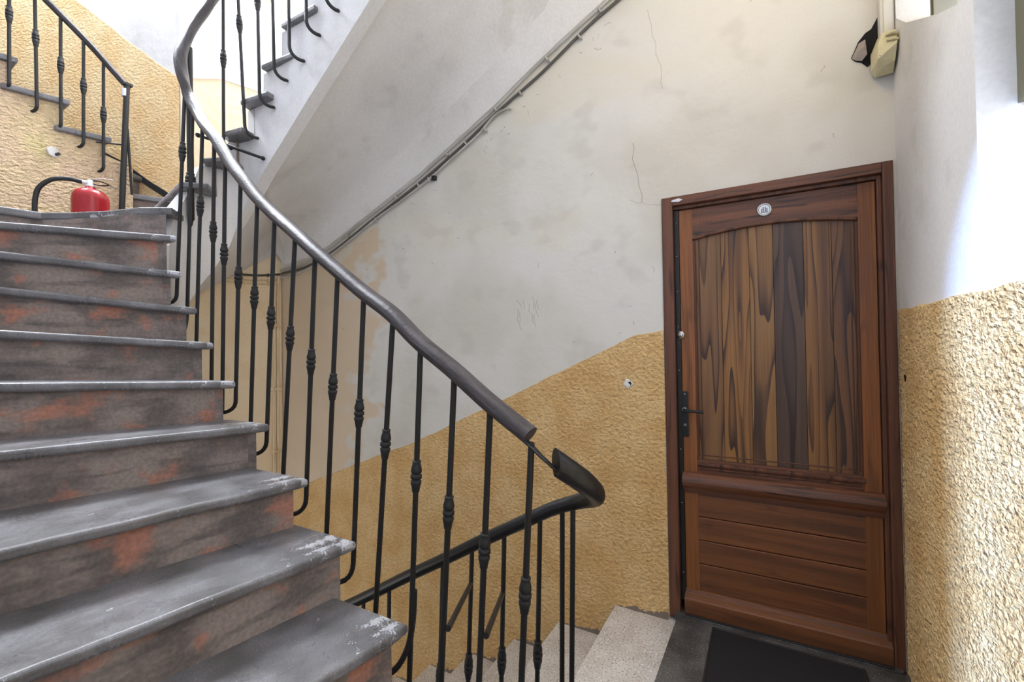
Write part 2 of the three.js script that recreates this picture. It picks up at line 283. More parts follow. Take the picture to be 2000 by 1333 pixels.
// ---------------------------------------------------------------- the setting
// door wall, z = 0
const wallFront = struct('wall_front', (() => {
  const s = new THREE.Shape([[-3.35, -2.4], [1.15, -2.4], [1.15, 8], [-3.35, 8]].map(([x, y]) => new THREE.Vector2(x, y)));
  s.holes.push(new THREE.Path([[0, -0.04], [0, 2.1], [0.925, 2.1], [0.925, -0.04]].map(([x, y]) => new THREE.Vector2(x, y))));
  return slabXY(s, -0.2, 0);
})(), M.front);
part('backing', box(-0.1, 1.05, -0.1, 2.2, -0.24, -0.2), M.dark, wallFront);
const dadoTop = (x) => at([-3.15, -2.834, -2.237, -1.634, -0.973, -0.561, -0.149, 0], [0.14, 0.262, 0.496, 0.722, 1.025, 1.21, 1.404, 1.428], x);
const stepLine = (x) => at([-3.15, -1.57, -0.3, 0], [-1.75, -0.95, -0.24, -0.08], x);
const crepi = (x, y) => 0.6 * pn(x * 58, y * 74, 4096, 4096, 7) + 0.45 * pn(x * 120, y * 140, 4096, 4096, 8) + 0.35 * pn(x * 9, y * 9, 4096, 4096, 9);
function dado(x0, x1, step, bottom, top, place, amp, name, parent, mat) {
  const nu = Math.round((x1 - x0) / step);
  let hmax = 0; for (let i = 0; i <= nu; i++) { const x = lerp(x0, x1, i / nu); hmax = Math.max(hmax, top(x) - bottom(x)); }
  const nv = Math.round(hmax / step);
  return part(name, grid(nu, nv + 1, (u, v) => {
    const x = lerp(x0, x1, u), t = v * (nv + 1), edge = t > nv, k = Math.min(1, t / nv), wob = 0.006 * pn(x * 7, 3.3, 4096, 4096, 12);
    const y = lerp(bottom(x), top(x) + wob, k), d = edge ? -0.002 : Math.max(0.001, 0.006 + amp * crepi(x, y) * smooth(0, 0.012, (1 - k) * (top(x) - bottom(x)) + 0.004));
    return place(x, y, d);
  }), mat, parent);
}
dado(-3.149, -0.001, 0.007, stepLine, dadoTop, (x, y, d) => [x, y, d], 0.0062, 'dado', wallFront, M.crepi);

// far wall, x = -3.15, from the door wall to the corner at z = 0.745; then the wall of the flight to the left
struct('wall_far', slabZY([[-0.2, -2.4], [0.78, -2.4], [0.78, 2.1], [0.745, 2.2], [0.745, 8], [0.69, 8], [0.69, 3.56], [0.05, 3.56], [0.05, 5.63], [0.69, 5.63], [0.69, 8], [-0.2, 8]], -3.35, -3.15), M.farYellow);
const wallFar = scene.getObjectByName('wall_far');
part('upper_paint', slabZY([[0.0, 3.5], [0.2, 3.485], [0.47, 3.445], [0.745, 3.31], [0.745, 8], [0.69, 8], [0.69, 3.56], [0.05, 3.56], [0.05, 5.63], [0.69, 5.63], [0.69, 8], [0, 8]], -3.152, -3.145), M.white, wallFar);
const dirL = V(-0.94, 0, 0.342).normalize(), onL = (t, y, d = 0) => [-3.17 + dirL.x * t + dirL.z * -d * -1, y, 0.745 + dirL.z * t - dirL.x * d];
const wallLeft = struct('wall_left', grid(60, 60, (u, v) => onL(u * 1.95, lerp(2.0, 8, v), 0)), M.white);
const dadoL = (t) => at([0, 0.44, 0.88, 1.6, 2], [3.312, 3.648, 4.006, 4.5, 4.8], t);
dado(0, 1.95, 0.014, () => 2.05, dadoL, (t, y, d) => onL(t, y, d * 0.8), 0.003, 'dado', wallLeft, M.crepiFar);

// right wall, x = 0.935
const wallRight = struct('wall_right', (() => {
  const s = new THREE.Shape([[0.2, -0.3], [-3.4, -0.3], [-3.4, 8], [0.2, 8]].map(([x, y]) => new THREE.Vector2(x, y)));       // drawn in -z, y
  s.holes.push(new THREE.Path([[-0.06, 2.65], [-0.2, 2.545], [-0.53, 2.365], [-0.7, 2.285], [-0.7, 3.6], [-0.06, 3.6]].map(([x, y]) => new THREE.Vector2(x, y))));
  s.holes.push(new THREE.Path([[-0.805, 1.775], [-1.75, 1.775], [-1.75, 3.2], [-0.805, 3.2]].map(([x, y]) => new THREE.Vector2(x, y))));
  const g = new THREE.ExtrudeGeometry(s, { depth: 0.2, bevelEnabled: false }); g.translate(0, 0, 0.935).rotateY(Math.PI / 2); return uvBox(g, 0.7, 0.4);
})(), M.white);
dado(0.001, 1.3, 0.007, () => -0.02, () => 1.478, (z, y, d) => [0.935 - d, y, z], 0.0062, 'dado', wallRight, M.crepi);
dado(1.3, 3.19, 0.02, () => -0.02, () => 1.478, (z, y, d) => [0.935 - d, y, z], 0.0062, 'dado', wallRight, M.crepi);
// the two windows of the right wall
const w2 = struct('window_2'); part('pane', box(1.06, 1.07, 2.2, 3.7, 0.0, 0.75), M.glow, w2); part('sash', box(1.0, 1.03, 2.2, 3.7, 0.245, 0.75), M.sash, w2); part('glazing_bar', box(0.995, 1.0, 2.2, 3.7, 0.235, 0.25), M.olive, w2);
const w3 = struct('window_3'); part('pane', box(1.1, 1.11, 1.7, 3.25, 0.75, 1.8), M.glow, w3); part('window_frame', slabZY([[0.8, 3.2], [0.8, 1.94], [0.86, 1.94], [0.98, 2.1], [0.98, 3.2]], 1.01, 1.05), M.olive, w3);

// walls the photograph does not show, which close the stairwell
struct('wall_back', slabXY((() => {
  const s = new THREE.Shape([[-0.5, -0.3], [1.15, -0.3], [1.15, 8], [-0.5, 8]].map(([x, y]) => new THREE.Vector2(x, y)));
  const arch = [[-0.28, 0.95], [0.85, 0.95], [0.85, 2.55]]; for (let i = 0; i <= 16; i++) { const a = (i / 16) * Math.PI; arch.push([0.285 + 0.565 * Math.cos(a), 2.55 + 0.5 * Math.sin(a)]); }  // added opening, its outline shaped to cut the light wedge on the right wall
  s.holes.push(new THREE.Path(arch.map(([x, y]) => new THREE.Vector2(x, y)))); return s;
})(), 3.2, 3.35), M.greyPaint);
const w1 = struct('window_1'); part('pane', box(-3.26, -3.25, 3.54, 5.65, 0.03, 0.71), M.glow, w1);
part('glazing_bar', box(-3.25, -3.22, 3.56, 5.63, 0.35, 0.37), M.sash, w1); part('glazing_bar', box(-3.25, -3.22, 4.83, 4.86, 0.05, 0.69), M.sash, w1);
struct('wall_stair_side', slabXY((() => {
  const s = new THREE.Shape([[-5.1, -2.4], [-0.35, -2.4], [-0.35, 8], [-5.1, 8]].map(([x, y]) => new THREE.Vector2(x, y)));
  s.holes.push(new THREE.Path([[-3.05, -1.2], [-3.05, 0.5], [-2.45, 0.5], [-2.45, -1.2]].map(([x, y]) => new THREE.Vector2(x, y)))); return s;
})(), 2.38, 2.55), M.greyPaint);
const w7 = struct('added_window_7'); part('pane', box(-3.07, -2.43, -1.22, 0.52, 2.5, 2.51), M.glow, w7); part('glazing_bar', box(-2.77, -2.73, -1.2, 0.5, 2.46, 2.5), M.sash, w7);  // added out of view as a light source for the lower far wall
struct('wall_landing_side', box(-0.5, -0.35, -0.3, 8, 2.55, 3.3), M.greyPaint);
struct('wall_upper_side', slabZY([[1.2, 2], [2.55, 2], [2.55, 8], [1.2, 8], [1.2, 7.2], [2.3, 7.2], [2.3, 5.2], [1.38, 5.2], [1.38, 7.2], [1.2, 7.2]], -5.15, -4.95), M.greyPaint);
const w6 = struct('added_window_6'); part('pane', box(-5.08, -5.07, 5.18, 7.22, 1.36, 2.32), M.glow, w6); part('glazing_bar', box(-5.07, -5.03, 5.2, 7.2, 1.82, 1.86), M.sash, w6);  // added out of view so that light rakes down the treads
struct('wall_lower_end', box(-3.35, -3.15, -2.4, 2.05, 0.78, 2.55), M.farYellow);
struct('ceiling', (() => {
  const s = [[-5.2, -0.2], [1.15, -0.2], [1.15, 3.4], [-5.2, 3.4]].map(([x, z]) => new THREE.Vector2(x, -z)), sh = new THREE.Shape(s);
  sh.holes.push(new THREE.Path([[-2.95, 0.3], [-1.25, 0.3], [-1.25, 1.8], [-2.95, 1.8]].map(([x, z]) => new THREE.Vector2(x, -z))));
  return uvBox(new THREE.ExtrudeGeometry(sh, { depth: 0.2, bevelEnabled: false }).rotateX(-Math.PI / 2).translate(0, 8, 0));
})(), M.white);
const w5 = struct('window_5'); part('pane', box(-3, -1.2, 8.1, 8.11, 0.25, 1.85), M.glow, w5); part('glazing_bar', box(-2.12, -2.08, 8.05, 8.1, 0.3, 1.8), M.sash, w5);
const floor = struct('floor', slabXZ([[0.045, -0.2], [1.1, -0.2], [1.1, 3.3], [-0.45, 3.3], [-0.45, 1.3], [0.05, 1.3], [0.035, 0.6]], -0.2, 0), M.floor);
part('lower_floor', box(-3.3, 0.04, -2.42, -2.3, -0.1, 2.5), M.floor, floor); part('lower_landing', box(-3.3, -2.47, -1.72, -1.53, 0.0, 2.4), M.floor, floor);
part('landing_edge', box(0.04, 0.12, -2.4, -0.2, 0.0, 3.3), M.greyPaint, floor);

// ---------------------------------------------------------------- the door
const door = struct('door_1'); door.userData.label = 'brown panelled wooden entrance door with streaked boards and a steel lock strip';
part('frame_post', box(0.002, 0.054, -0.02, 2.098, -0.12, 0.012, 0.004), M.frame, door);
part('frame_post', box(0.888, 0.924, -0.02, 2.098, -0.12, 0.012, 0.004), M.frame, door);
part('frame_head', box(0.054, 0.888, 2.052, 2.098, -0.12, 0.012, 0.004), M.railWood, door);
part('frame_stop', box(0.872, 0.888, 0.03, 2.052, -0.09, -0.012, 0.003), M.frame, door);
part('frame_stop', box(0.054, 0.872, 2.036, 2.052, -0.09, -0.012, 0.003), M.frame, door);
part('steel_strip', box(0.056, 0.077, 0.06, 2.034, -0.09, -0.02, 0.002), M.steel, door, 'black steel anti-pry strip with rivets');
const strip = door.children[door.children.length - 1];
for (const y of [0.2, 0.55, 0.82, 1.22, 1.36, 1.44, 1.62, 1.8, 1.97]) part('rivet', new THREE.SphereGeometry(0.0035, 8, 6).translate(0.066, y, -0.019), M.chrome, strip);
part('stile', box(0.078, 0.142, 0.02, 2.034, -0.075, -0.03, 0.002), M.stile, door);
part('stile', box(0.808, 0.87, 0.02, 2.034, -0.075, -0.03, 0.002), M.stile, door);
const arch = (x) => 1.886 + 0.034 * Math.sin(Math.PI * clamp((x - 0.142) / 0.666)) ** 0.85;
part('top_rail', slabXY((() => { const p = [[0.142, 2.034], [0.142, 1.88]]; for (let i = 0; i <= 30; i++) { const x = lerp(0.142, 0.808, i / 30); p.push([x, arch(x)]); } p.push([0.808, 1.88], [0.808, 2.034]); return new THREE.Shape(p.map(([x, y]) => new THREE.Vector2(x, y))); })(), -0.075, -0.03, 0.002), M.railWood, door);
part('arch_moulding', sweep(path(Array.from({ length: 25 }, (_, i) => { const x = lerp(0.145, 0.805, i / 24); return [x, arch(x) - 0.004, -0.036]; })), 48, 0.009, 0.009, 8), M.frame, door);
for (const x of [0.146, 0.804]) part('panel_bead', rod([x, 0.79, -0.038], [x, 1.87, -0.038], 0.009, 10), M.frame, door);
const edges = [0.142, 0.268, 0.39, 0.49, 0.61, 0.715, 0.808];
for (let i = 0; i < 6; i++) {
  const [a, b] = [edges[i] + 0.0006, edges[i + 1] - 0.0006];
  part('panel_board', uvBox(slabXY(new THREE.Shape([[a, 0.77], [b, 0.77], [b, 1.94], [a, 1.94]].map(([x, y]) => new THREE.Vector2(x, y))), -0.07, -0.044 + (i % 2) * 0.0006, 0.0012), i * 0.37 - a), M.boards[i], door);
}
part('panel_field', join([[0.165, 0.785, 0.792, 0.798], [0.165, 0.171, 0.792, 1.855], [0.779, 0.785, 0.792, 1.855]].map(([x0, x1, y0, y1]) => box(x0, x1, y0, y1, -0.046, -0.0415, 0.002))), M.frame, door);
part('middle_rail', box(0.142, 0.808, 0.595, 0.775, -0.075, -0.03, 0.002), M.railWood, door);
part('bead_moulding', join([rod([0.145, 0.752, -0.03], [0.815, 0.752, -0.03], 0.011, 14), rod([0.15, 0.732, -0.03], [0.8, 0.732, -0.03], 0.007, 12)]), M.railWood, door);
part('ledge_moulding', slabZYx(0.074, 0.875, [[-0.03, 0.71], [-0.012, 0.706], [0.004, 0.694], [0.016, 0.676], [0.018, 0.668], [0.016, 0.66], [0.0, 0.656], [-0.004, 0.645], [-0.012, 0.636], [-0.022, 0.626], [-0.024, 0.605], [-0.03, 0.602]]), M.railWood, door);
function slabZYx(x0, x1, prof) { return slabZY(prof, x0, x1, 0); }
for (const [a, b] of [[0.489, 0.596], [0.3725, 0.4855], [0.2555, 0.369], [0.14, 0.252]]) part('panel_board', box(0.131, 0.812, a, b, -0.07, -0.0325, 0.0035), M.lowWood, door);
part('low_stile', box(0.1, 0.129, 0.1, 0.6, -0.075, -0.0308, 0.002), M.stile, door); part('low_stile', box(0.814, 0.84, 0.1, 0.6, -0.075, -0.0308, 0.002), M.stile, door);
part('bottom_rail', box(0.14, 0.808, 0.02, 0.14, -0.075, -0.034, 0.002), M.lowWood, door);
part('weather_board', slabZY([[-0.034, 0.12], [-0.026, 0.116], [-0.02, 0.104], [0.006, 0.09], [0.01, 0.083], [0.01, 0.012], [-0.034, 0.012]], 0.074, 0.886, 0.001), M.lowWood, door);
// hardware
const plate = part('handle_plate', box(0.074, 0.106, 0.885, 1.113, -0.03, -0.021, 0.004), M.steel, door, 'long dark handle plate');
part('lever', sweep(path([[0.09, 1.022, -0.022], [0.09, 1.022, 0.012], [0.1, 1.022, 0.024], [0.13, 1.021, 0.026], [0.182, 1.018, 0.022]]), 24, 0.0065, 0.0075, 10), M.steel, plate);
part('lever_rose', new THREE.CylinderGeometry(0.012, 0.013, 0.012, 18).rotateX(Math.PI / 2).translate(0.09, 1.022, -0.016), M.chrome, plate);
part('keyhole', new THREE.CylinderGeometry(0.007, 0.007, 0.006, 14).rotateX(Math.PI / 2).translate(0.09, 0.945, -0.0205), M.chrome, plate);
part('plate_screw', new THREE.SphereGeometry(0.005, 10, 8).translate(0.09, 1.1, -0.021), M.chrome, plate);
const cyl = part('lock_cylinder', lathe([[0.0001, 0.012], [0.009, 0.012], [0.011, 0.009], [0.013, 0.006], [0.018, 0.005], [0.02, 0.002], [0.02, -0.01]], 26).rotateX(Math.PI / 2).translate(0.076, 1.399, -0.022), M.chrome, door);
part('key_slot', box(0.0745, 0.0775, 1.391, 1.407, -0.0106, -0.0098), M.dark, cyl);
const medal = part('medallion', lathe([[0.0001, 0.004], [0.0235, 0.004], [0.025, 0.0065], [0.028, 0.0065], [0.0295, 0.003], [0.0295, -0.002]], 36).rotateX(Math.PI / 2).translate(0.459, 1.977, -0.028), std({ color: new THREE.Color(0.75, 0.77, 0.8), roughness: 0.35, metalness: 0.2 }), door, 'round white metal badge with a building emblem');
part('emblem', join([[-0.013, -0.0085, -0.011, 0.005], [-0.0065, -0.002, -0.011, 0.012], [0.002, 0.0065, -0.011, 0.012], [0.0085, 0.013, -0.011, 0.005], [-0.015, 0.015, -0.0145, -0.012]].map(([a, b, c, d]) => box(0.459 + a, 0.459 + b, 1.977 + c, 1.977 + d, -0.0245, -0.0228))), std({ color: new THREE.Color(0.14, 0.15, 0.2), roughness: 0.5 }), medal);
part('ring_groove', new THREE.TorusGeometry(0.0235, 0.0012, 8, 40).translate(0.459, 1.977, -0.0238), M.steel, medal);
part('contact_plate', slabXY((() => { const p = []; for (let i = 0; i < 40; i++) { const a = (i / 40) * Math.PI * 2; p.push(new THREE.Vector2(0.076 + Math.cos(a) * (0.026 + 0.002 * Math.cos(6 * a)), 2.075 + Math.sin(a) * (0.008 + 0.0015 * Math.cos(5 * a)))); } return new THREE.Shape(p); })(), 0.011, 0.017, 0.002), M.silver, door, 'small scrolled silver plate on the frame head');
const sill = struct('trim_1', box(0.03, 0.915, -0.03, 0.012, -0.1, 0.03, 0.006), M.floor);
part('weather_bar', box(0.08, 0.885, 0.01, 0.018, 0.018, 0.03, 0.003), M.steel, sill);

// ---------------------------------------------------------------- the old stone stairs, from the landing to the half landing
const stairs = thing('staircase', 'worn dark stone staircase with reddish grimy risers climbing up the left side of the picture', 'staircase');
const NOSE = [ // inner tip x, height, z, turn of the nosing (degrees), rise towards the outer end
  [0.06, 0.173, 1.40, -9, 0], [-0.22, 0.348, 1.385, -9, 0], [-0.501, 0.523, 1.359, -9, 0], [-0.784, 0.698, 1.306, -9, 0], [-1.054, 0.873, 1.291, -12, 0], [-1.373, 1.048, 1.239, -17, 0.019],
  [-1.6, 1.223, 1.25, -20, 0.055], [-1.83, 1.398, 1.222, -22, 0.08], [-1.985, 1.573, 1.216, -25, 0.095], [-2.017, 1.748, 1.27, -29, 0.068], [-2.03, 1.923, 1.283, -34, 0.004]];
const Z1 = 2.38, dirOf = (a) => [Math.sin(a * Math.PI / 180), Math.cos(a * Math.PI / 180)];
const LAND = [[-2.176, 1.24], [-2.314, 1.327], [-2.519, 1.387], [-2.695, 1.468], [-2.823, 1.549], [-2.85, 1.69], [-2.9, 2.0], [-3.0, Z1]];
function noseLine(i, inset, n = 26) {                                    // the front edge of step i, worn and slightly wavy
  const [x, , z, a] = NOSE[i], [dx, dz] = dirOf(a), L = (Z1 - z) / dz, out = [];
  for (let k = 0; k <= n; k++) { const t = (k / n) * L, w = inset ? 0 : 0.006 * pn(t * 6 + i * 7.3, i, 4096, 4096, 31) + 0.003 * pn(t * 22 + i, i, 4096, 4096, 33); out.push([x + dx * t - inset * dz + w * dz, z + dz * t + inset * dx]); }
  return out;
}
const tiltOf = (i) => { const [, , z0, a, sl] = NOSE[i]; return (x, z) => sl * Math.max(0, (z - z0) / Math.cos(a * Math.PI / 180)); };
const T = 0.034;
NOSE.forEach(([x, h, z], i) => {
  const front = noseLine(i, 0); front[0][0] -= 0.006; front[0][1] += 0.0;
  const back = i < NOSE.length - 1 ? noseLine(i + 1, 0.06, 12) : LAND.map(([a, b]) => [a - 0.05, b]);
  const bk = back.map(([a, b]) => [Math.min(a, at(front.map((p) => p[1]), front.map((p) => p[0]), b) - 0.04), b]);
  bk[0][1] = Math.max(z - 0.0, bk[0][1]);
  const g = slabXZ([...front, ...bk.reverse()], h - T, h, 0.012, 4, tiltOf(i)), [dx, dz] = dirOf(NOSE[i][3]), q = g.attributes.position, uv = g.attributes.uv, tl = tiltOf(i);
  for (let k = 0; k < q.count; k++) { const X = q.getX(k) - x, Z = q.getZ(k) - z; uv.setXY(k, X * dx + Z * dz + 1.3 * Math.round(i) + (i % 3) * 0.03, 0.03 + Math.max(-0.03, -(X * dz - Z * dx) - 0.004 - Math.max(0, h + tl(q.getX(k), q.getZ(k)) - q.getY(k) - 0.012))); }
  part('tread', g, M.tread, stairs);
});
part('tread', slabXZ([...LAND, [-4.95, Z1], [-4.95, 1.3], [-3.25, 0.72], [-2.9, 0.7], [-2.3, 1.12]].map(([x, z], k) => [x, z]), 2.098 - 0.04, 2.098, 0.01, 3), M.tread, stairs, 'edge of the half landing');
// risers: each stands back under its nosing
function riser(lineA, y0, y1, tiltA, tiltB, thick = 0.05) {
  const n = lineA.length - 1, gs = [];
  const wall = grid(n, 1, (u, v) => { const [x, z] = lineA[Math.round(u * n)]; return [x, v < 0.5 ? y0 + tiltA(x, z) : y1 + tiltB(x, z), z]; });
  const back = grid(n, 1, (u, v) => { const [x, z] = lineA[n - Math.round(u * n)]; return [x - thick, v < 0.5 ? y0 + tiltA(x, z) : y1 + tiltB(x, z), z]; });
  const end = grid(1, 1, (u, v) => { const [x, z] = lineA[0]; return [x - thick * (1 - u), v < 0.5 ? y0 + tiltA(x, z) : y1 + tiltB(x, z), z]; });
  gs.push(wall, back, end); return join(gs);
}
const zero = () => 0;
NOSE.forEach(([x, h, z], i) => {
  const line = noseLine(i, 0.032, 16).map(([a, b]) => [a, b]); line[0] = [line[0][0] + 0.0, line[0][1] + 0.05];
  part('riser', riser(line, i ? NOSE[i - 1][1] - 0.01 : 0, h - T + 0.006, i ? tiltOf(i - 1) : zero, tiltOf(i)), M.riser, stairs);
});
part('riser', riser(LAND.map(([x, z]) => [x - 0.03, z + 0.012]), NOSE[10][1] - 0.01, 2.098 - 0.034, tiltOf(10), zero), M.riser, stairs);
// white plastered string that carries the inner ends: along the main flight, round the end of the well and up beside the upper flight
const RIB = [...NOSE.slice(0, 11).flatMap(([x, h, z, a], i) => { const p = NOSE[i - 1]?.[1] ?? 0, xr = Math.min(x - 0.052 - 0.115 * Math.tan(-a * Math.PI / 180), i > 7 ? -2.1 - 0.014 * (i - 8) : 9); return [[xr + 0.004, z + 0.072, h - 0.46, p - 0.03], [xr, z + 0.072, h - 0.455, h - 0.03]]; }),
  [-2.19, 1.245, 1.42, 1.9], [-2.255, 1.2, 1.53, 2.06], [-2.30, 1.098, 1.641, 2.24], [-2.31, 1.044, 1.726, 2.40], [-2.305, 0.967, 1.838, 2.42], [-2.285, 0.894, 1.976, 2.59], [-2.25, 0.85, 2.143, 2.60], [-2.187, 0.84, 2.247, 2.60],
  [-2.179, 0.84, 2.255, 2.77], [-2.099, 0.84, 2.327, 2.77], [-2.032, 0.84, 2.385, 2.77], [-2.027, 0.84, 2.389, 2.94], [-1.86, 0.84, 2.515, 2.94], [-1.855, 0.84, 2.52, 3.12], [-1.645, 0.84, 2.682, 3.12], [-1.64, 0.84, 2.686, 3.29], [-1.441, 0.84, 2.834, 3.29], [-1.40, 0.84, 2.865, 3.29], [-1.395, 0.84, 2.87, 3.47], [-1.176, 0.84, 3.035, 3.47], [-1.15, 0.84, 3.055, 3.47], [-1.145, 0.84, 3.06, 3.64], [-0.9, 0.84, 3.245, 3.64], [-0.895, 0.84, 3.25, 3.81], [-0.65, 0.84, 3.43, 3.81], [-0.645, 0.84, 3.435, 3.98], [-0.2, 0.84, 3.76, 4.3], [0.93, 0.84, 4.6, 5.1]];
function ribbon(list, back) {
  const n = list.length - 1;
  const nrm = list.map((p, i) => { const a = list[Math.max(0, i - 1)], b = list[Math.min(n, i + 1)], l = Math.hypot(b[0] - a[0], b[1] - a[1]) || 1; return [-(b[1] - a[1]) / l, (b[0] - a[0]) / l]; });
  const face = grid(n, 8, (u, v) => { const p = list[Math.round(u * n)]; return [p[0], lerp(p[2], p[3], v), p[1]]; });
  const rear = grid(n, 1, (u, v) => { const i = n - Math.round(u * n), p = list[i]; return [p[0] - nrm[i][0] * back, lerp(p[2], p[3], v), p[1] - nrm[i][1] * back]; });
  const low = grid(n, 1, (u, v) => { const i = n - Math.round(u * n), p = list[i], k = v * back; return [p[0] - nrm[i][0] * k, p[2], p[1] - nrm[i][1] * k]; });
  const top = grid(n, 1, (u, v) => { const i = Math.round(u * n), p = list[i], k = v * back; return [p[0] - nrm[i][0] * k, p[3], p[1] - nrm[i][1] * k]; });
  return join([face, rear, low, top]);
}
part('string', ribbon(RIB.slice(0, 23), 0.03), M.white, stairs, 'white plastered string along the well');
part('soffit', grid(20, 4, (u, v) => { const x = lerp(0.0, -2.2, u), y = lerp(-0.62, 0.95, u); return [x, y, lerp(1.46, Z1, v)]; }), M.white, stairs);

// ---------------------------------------------------------------- the upper flight, overhead along the door wall
const upper = thing('staircase', 'overhead stair flight with white plastered string and grey sloping underside along the cream wall', 'staircase');
part('string', ribbon(RIB.slice(22), 0.07), M.white, upper, 'bright white plastered string facing the well');
const UP = [ // inner tip, height, outer end of the nosing
  [-2.274, 1.16, 2.273, -3.15, 0.967], [-2.291, 1.036, 2.448, -3.15, 0.55], [-2.252, 0.946, 2.623, -3.05, 0.0], [-2.147, 0.902, 2.798, -2.45, 0.0], [-1.997, 0.871, 2.973, -2.1, 0], [-1.823, 0.865, 3.148, -1.86, 0], [-1.62, 0.865, 3.323, -1.64, 0], [-1.37, 0.865, 3.5, -1.38, 0], [-1.12, 0.865, 3.67, -1.12, 0], [-0.87, 0.865, 3.84, -0.87, 0], [-0.62, 0.865, 4.01, -0.62, 0]];
UP.forEach(([x, z, h, ox, oz], i) => {
  const nx = UP[i + 1] ?? [x + 0.25, 0.865, 0, ox + 0.25, 0];
  const e = i < 3 ? 0.05 : 0.07;
  const p = i === 0 ? [[x, z], [x + 0.1, z - 0.095], [-2.27, 0.98], [-3.14, 0.5], [ox, oz]] : i === 1 ? [[x, z], [x + 0.115, z - 0.05], [-2.17, 0.9], [-3.0, 0.02], [-3.14, 0.02], [ox, oz]] : [[x, z], [nx[0] + e, i < 5 ? z - 0.02 : z], [nx[3] + e, 0.004], [ox, oz + 0.004], ...(i === 2 ? [[-3.05, 0.01]] : [])];
  part('tread', slabXZ(p, h - 0.032, h, 0.008, 2), M.tread, upper);
  part('riser', grid(1, 1, (u, v) => [lerp(x + 0.03, ox + 0.03, u), lerp(h - 0.2, h - 0.03, v), lerp(z - 0.06, Math.max(oz, 0.005), u)]), M.riser, upper);
});
// underside: a sloping plaster sheet, twisted at the turn, with a cove where it meets the walls
const condY = (x) => at([-3.15, -2.971, -2.774, -2.531, -2.068, -1.596, -1.349, -1.156, -0.959, -0.731, -0.494, -0.249, 0.94], [2.06, 2.07, 2.09, 2.155, 2.343, 2.537, 2.657, 2.754, 2.853, 2.988, 3.112, 3.232, 3.95], x);
const ribAt = (() => { const q = RIB.slice(23); const L = [0]; for (let i = 1; i < q.length; i++) L.push(L[i - 1] + Math.hypot(q[i][0] - q[i - 1][0], q[i][1] - q[i - 1][1])); const tot = L[L.length - 1]; return (u) => { const s = u * tot; return [0, 1, 2].map((k) => at(L, q.map((p) => p[k]), s)); }; })();
const outerAt = (u) => { const a = 0.16; if (u < a) { const t = u / a; return [-3.145, lerp(1.72, 2.19, t), lerp(0.75, 0.01, t)]; } const t = (u - a) / (1 - a), x = lerp(-3.1, 0.93, t); return [x, condY(x) + 0.02, 0.004]; };
part('underside', grid(150, 36, (u, v) => {
  const [ix, iz, iy] = ribAt(u), [ox, oy, oz] = outerAt(u), s = u < 0.16 ? u / 0.16 : 1;
  // across: v = 0 at the wall, 1 at the string; a quarter-round cove first
  const cove = 0.17 * smooth(0.05, 0.3, u) , w = Math.pow(v, 1.5), rise = cove * (1 - Math.exp(-w * 14)) * (1 - w) ** 0.6;
  return [lerp(ox, ix, w), lerp(oy, iy, w) + rise + 0.004 * pn(u * 60, v * 9, 4096, 4096, 40), lerp(oz, iz, w)];
}), M.white, upper, 'grey-white plastered underside');

// ---------------------------------------------------------------- the flight that climbs to the left from the half landing
const leftStairs = thing('staircase', 'short stone flight rising leftwards above the rough yellow plaster wall behind the red extinguisher', 'staircase');
const flankX = (z) => -3.30 - (z - 1.08) * 0.27;
const LT = [[1.098, 2.778], [1.285, 2.952], [1.499, 3.122], [1.72, 3.297], [1.94, 3.47], [2.16, 3.645]];
LT.forEach(([z, h], i) => {
  const zn = LT[i + 1]?.[0] ?? 2.37, x = (q) => flankX(q) + 0.028;
  part('tread', slabXZ([[x(z), z], [x(zn + 0.06), zn + 0.06], [-4.9, zn + 0.06 + 0.25], [-4.9, z + 0.28], [x(z) - 0.12, z - 0.005]].map(([a, b]) => [a, Math.min(b, 2.375)]), h - 0.035, h, 0.008, 2), M.tread, leftStairs);
  part('riser', grid(1, 1, (u, v) => [lerp(flankX(z), -4.9, u), lerp(h - 0.19, h - 0.03, v), Math.min(2.37, lerp(z + 0.03, z + 0.31, u))]), M.riser, leftStairs);
});
part('flank_wall', (() => {
  const p = [[0.985, 2.06], [0.985, 2.6], [1.0, 2.62], [1.12, 2.66], [1.12, 2.745]]; LT.forEach(([z, h], i) => { p.push([z + 0.025, h - 0.034], [(LT[i + 1]?.[0] ?? 2.37) + 0.02, h - 0.034]); }); p.push([2.37, 3.5], [2.37, 2.06]);
  const g = slabZY(p, -0.12, 0); const q = g.attributes.position; for (let i = 0; i < q.count; i++) q.setX(i, q.getX(i) + flankX(q.getZ(i))); return g;
})(), M.flank, leftStairs, 'rough yellow plaster flank');
for (const [h, a, b] of [[2.275, [-3.30, 1.05], [-3.12, 0.72]], [2.45, [-3.34, 1.02], [-3.235, 0.79]], [2.625, [-3.40, 0.96], [-3.46, 0.85]]]) {
  part('tread', slabXZ([a, [a[0] - 0.5, a[1] + 0.18], [b[0] - 0.5, b[1] + 0.18], b], h - 0.035, h, 0.008, 2), M.tread, leftStairs);
  part('riser', grid(1, 1, (u, v) => [lerp(a[0], b[0], u) - 0.03, lerp(h - 0.19, h - 0.03, v), lerp(a[1], b[1], u) + 0.012]), M.riser, leftStairs);
}
part('skirting', grid(24, 1, (u, v) => { const t = lerp(0.08, 0.75, u); return onL(t, at([0, 0.13, 0.25, 0.46, 0.64, 0.8], [2.44, 2.52, 2.595, 2.745, 2.84, 2.86], t) - 0.05 + 0.05 * v, 0.016); }), M.steel, leftStairs);

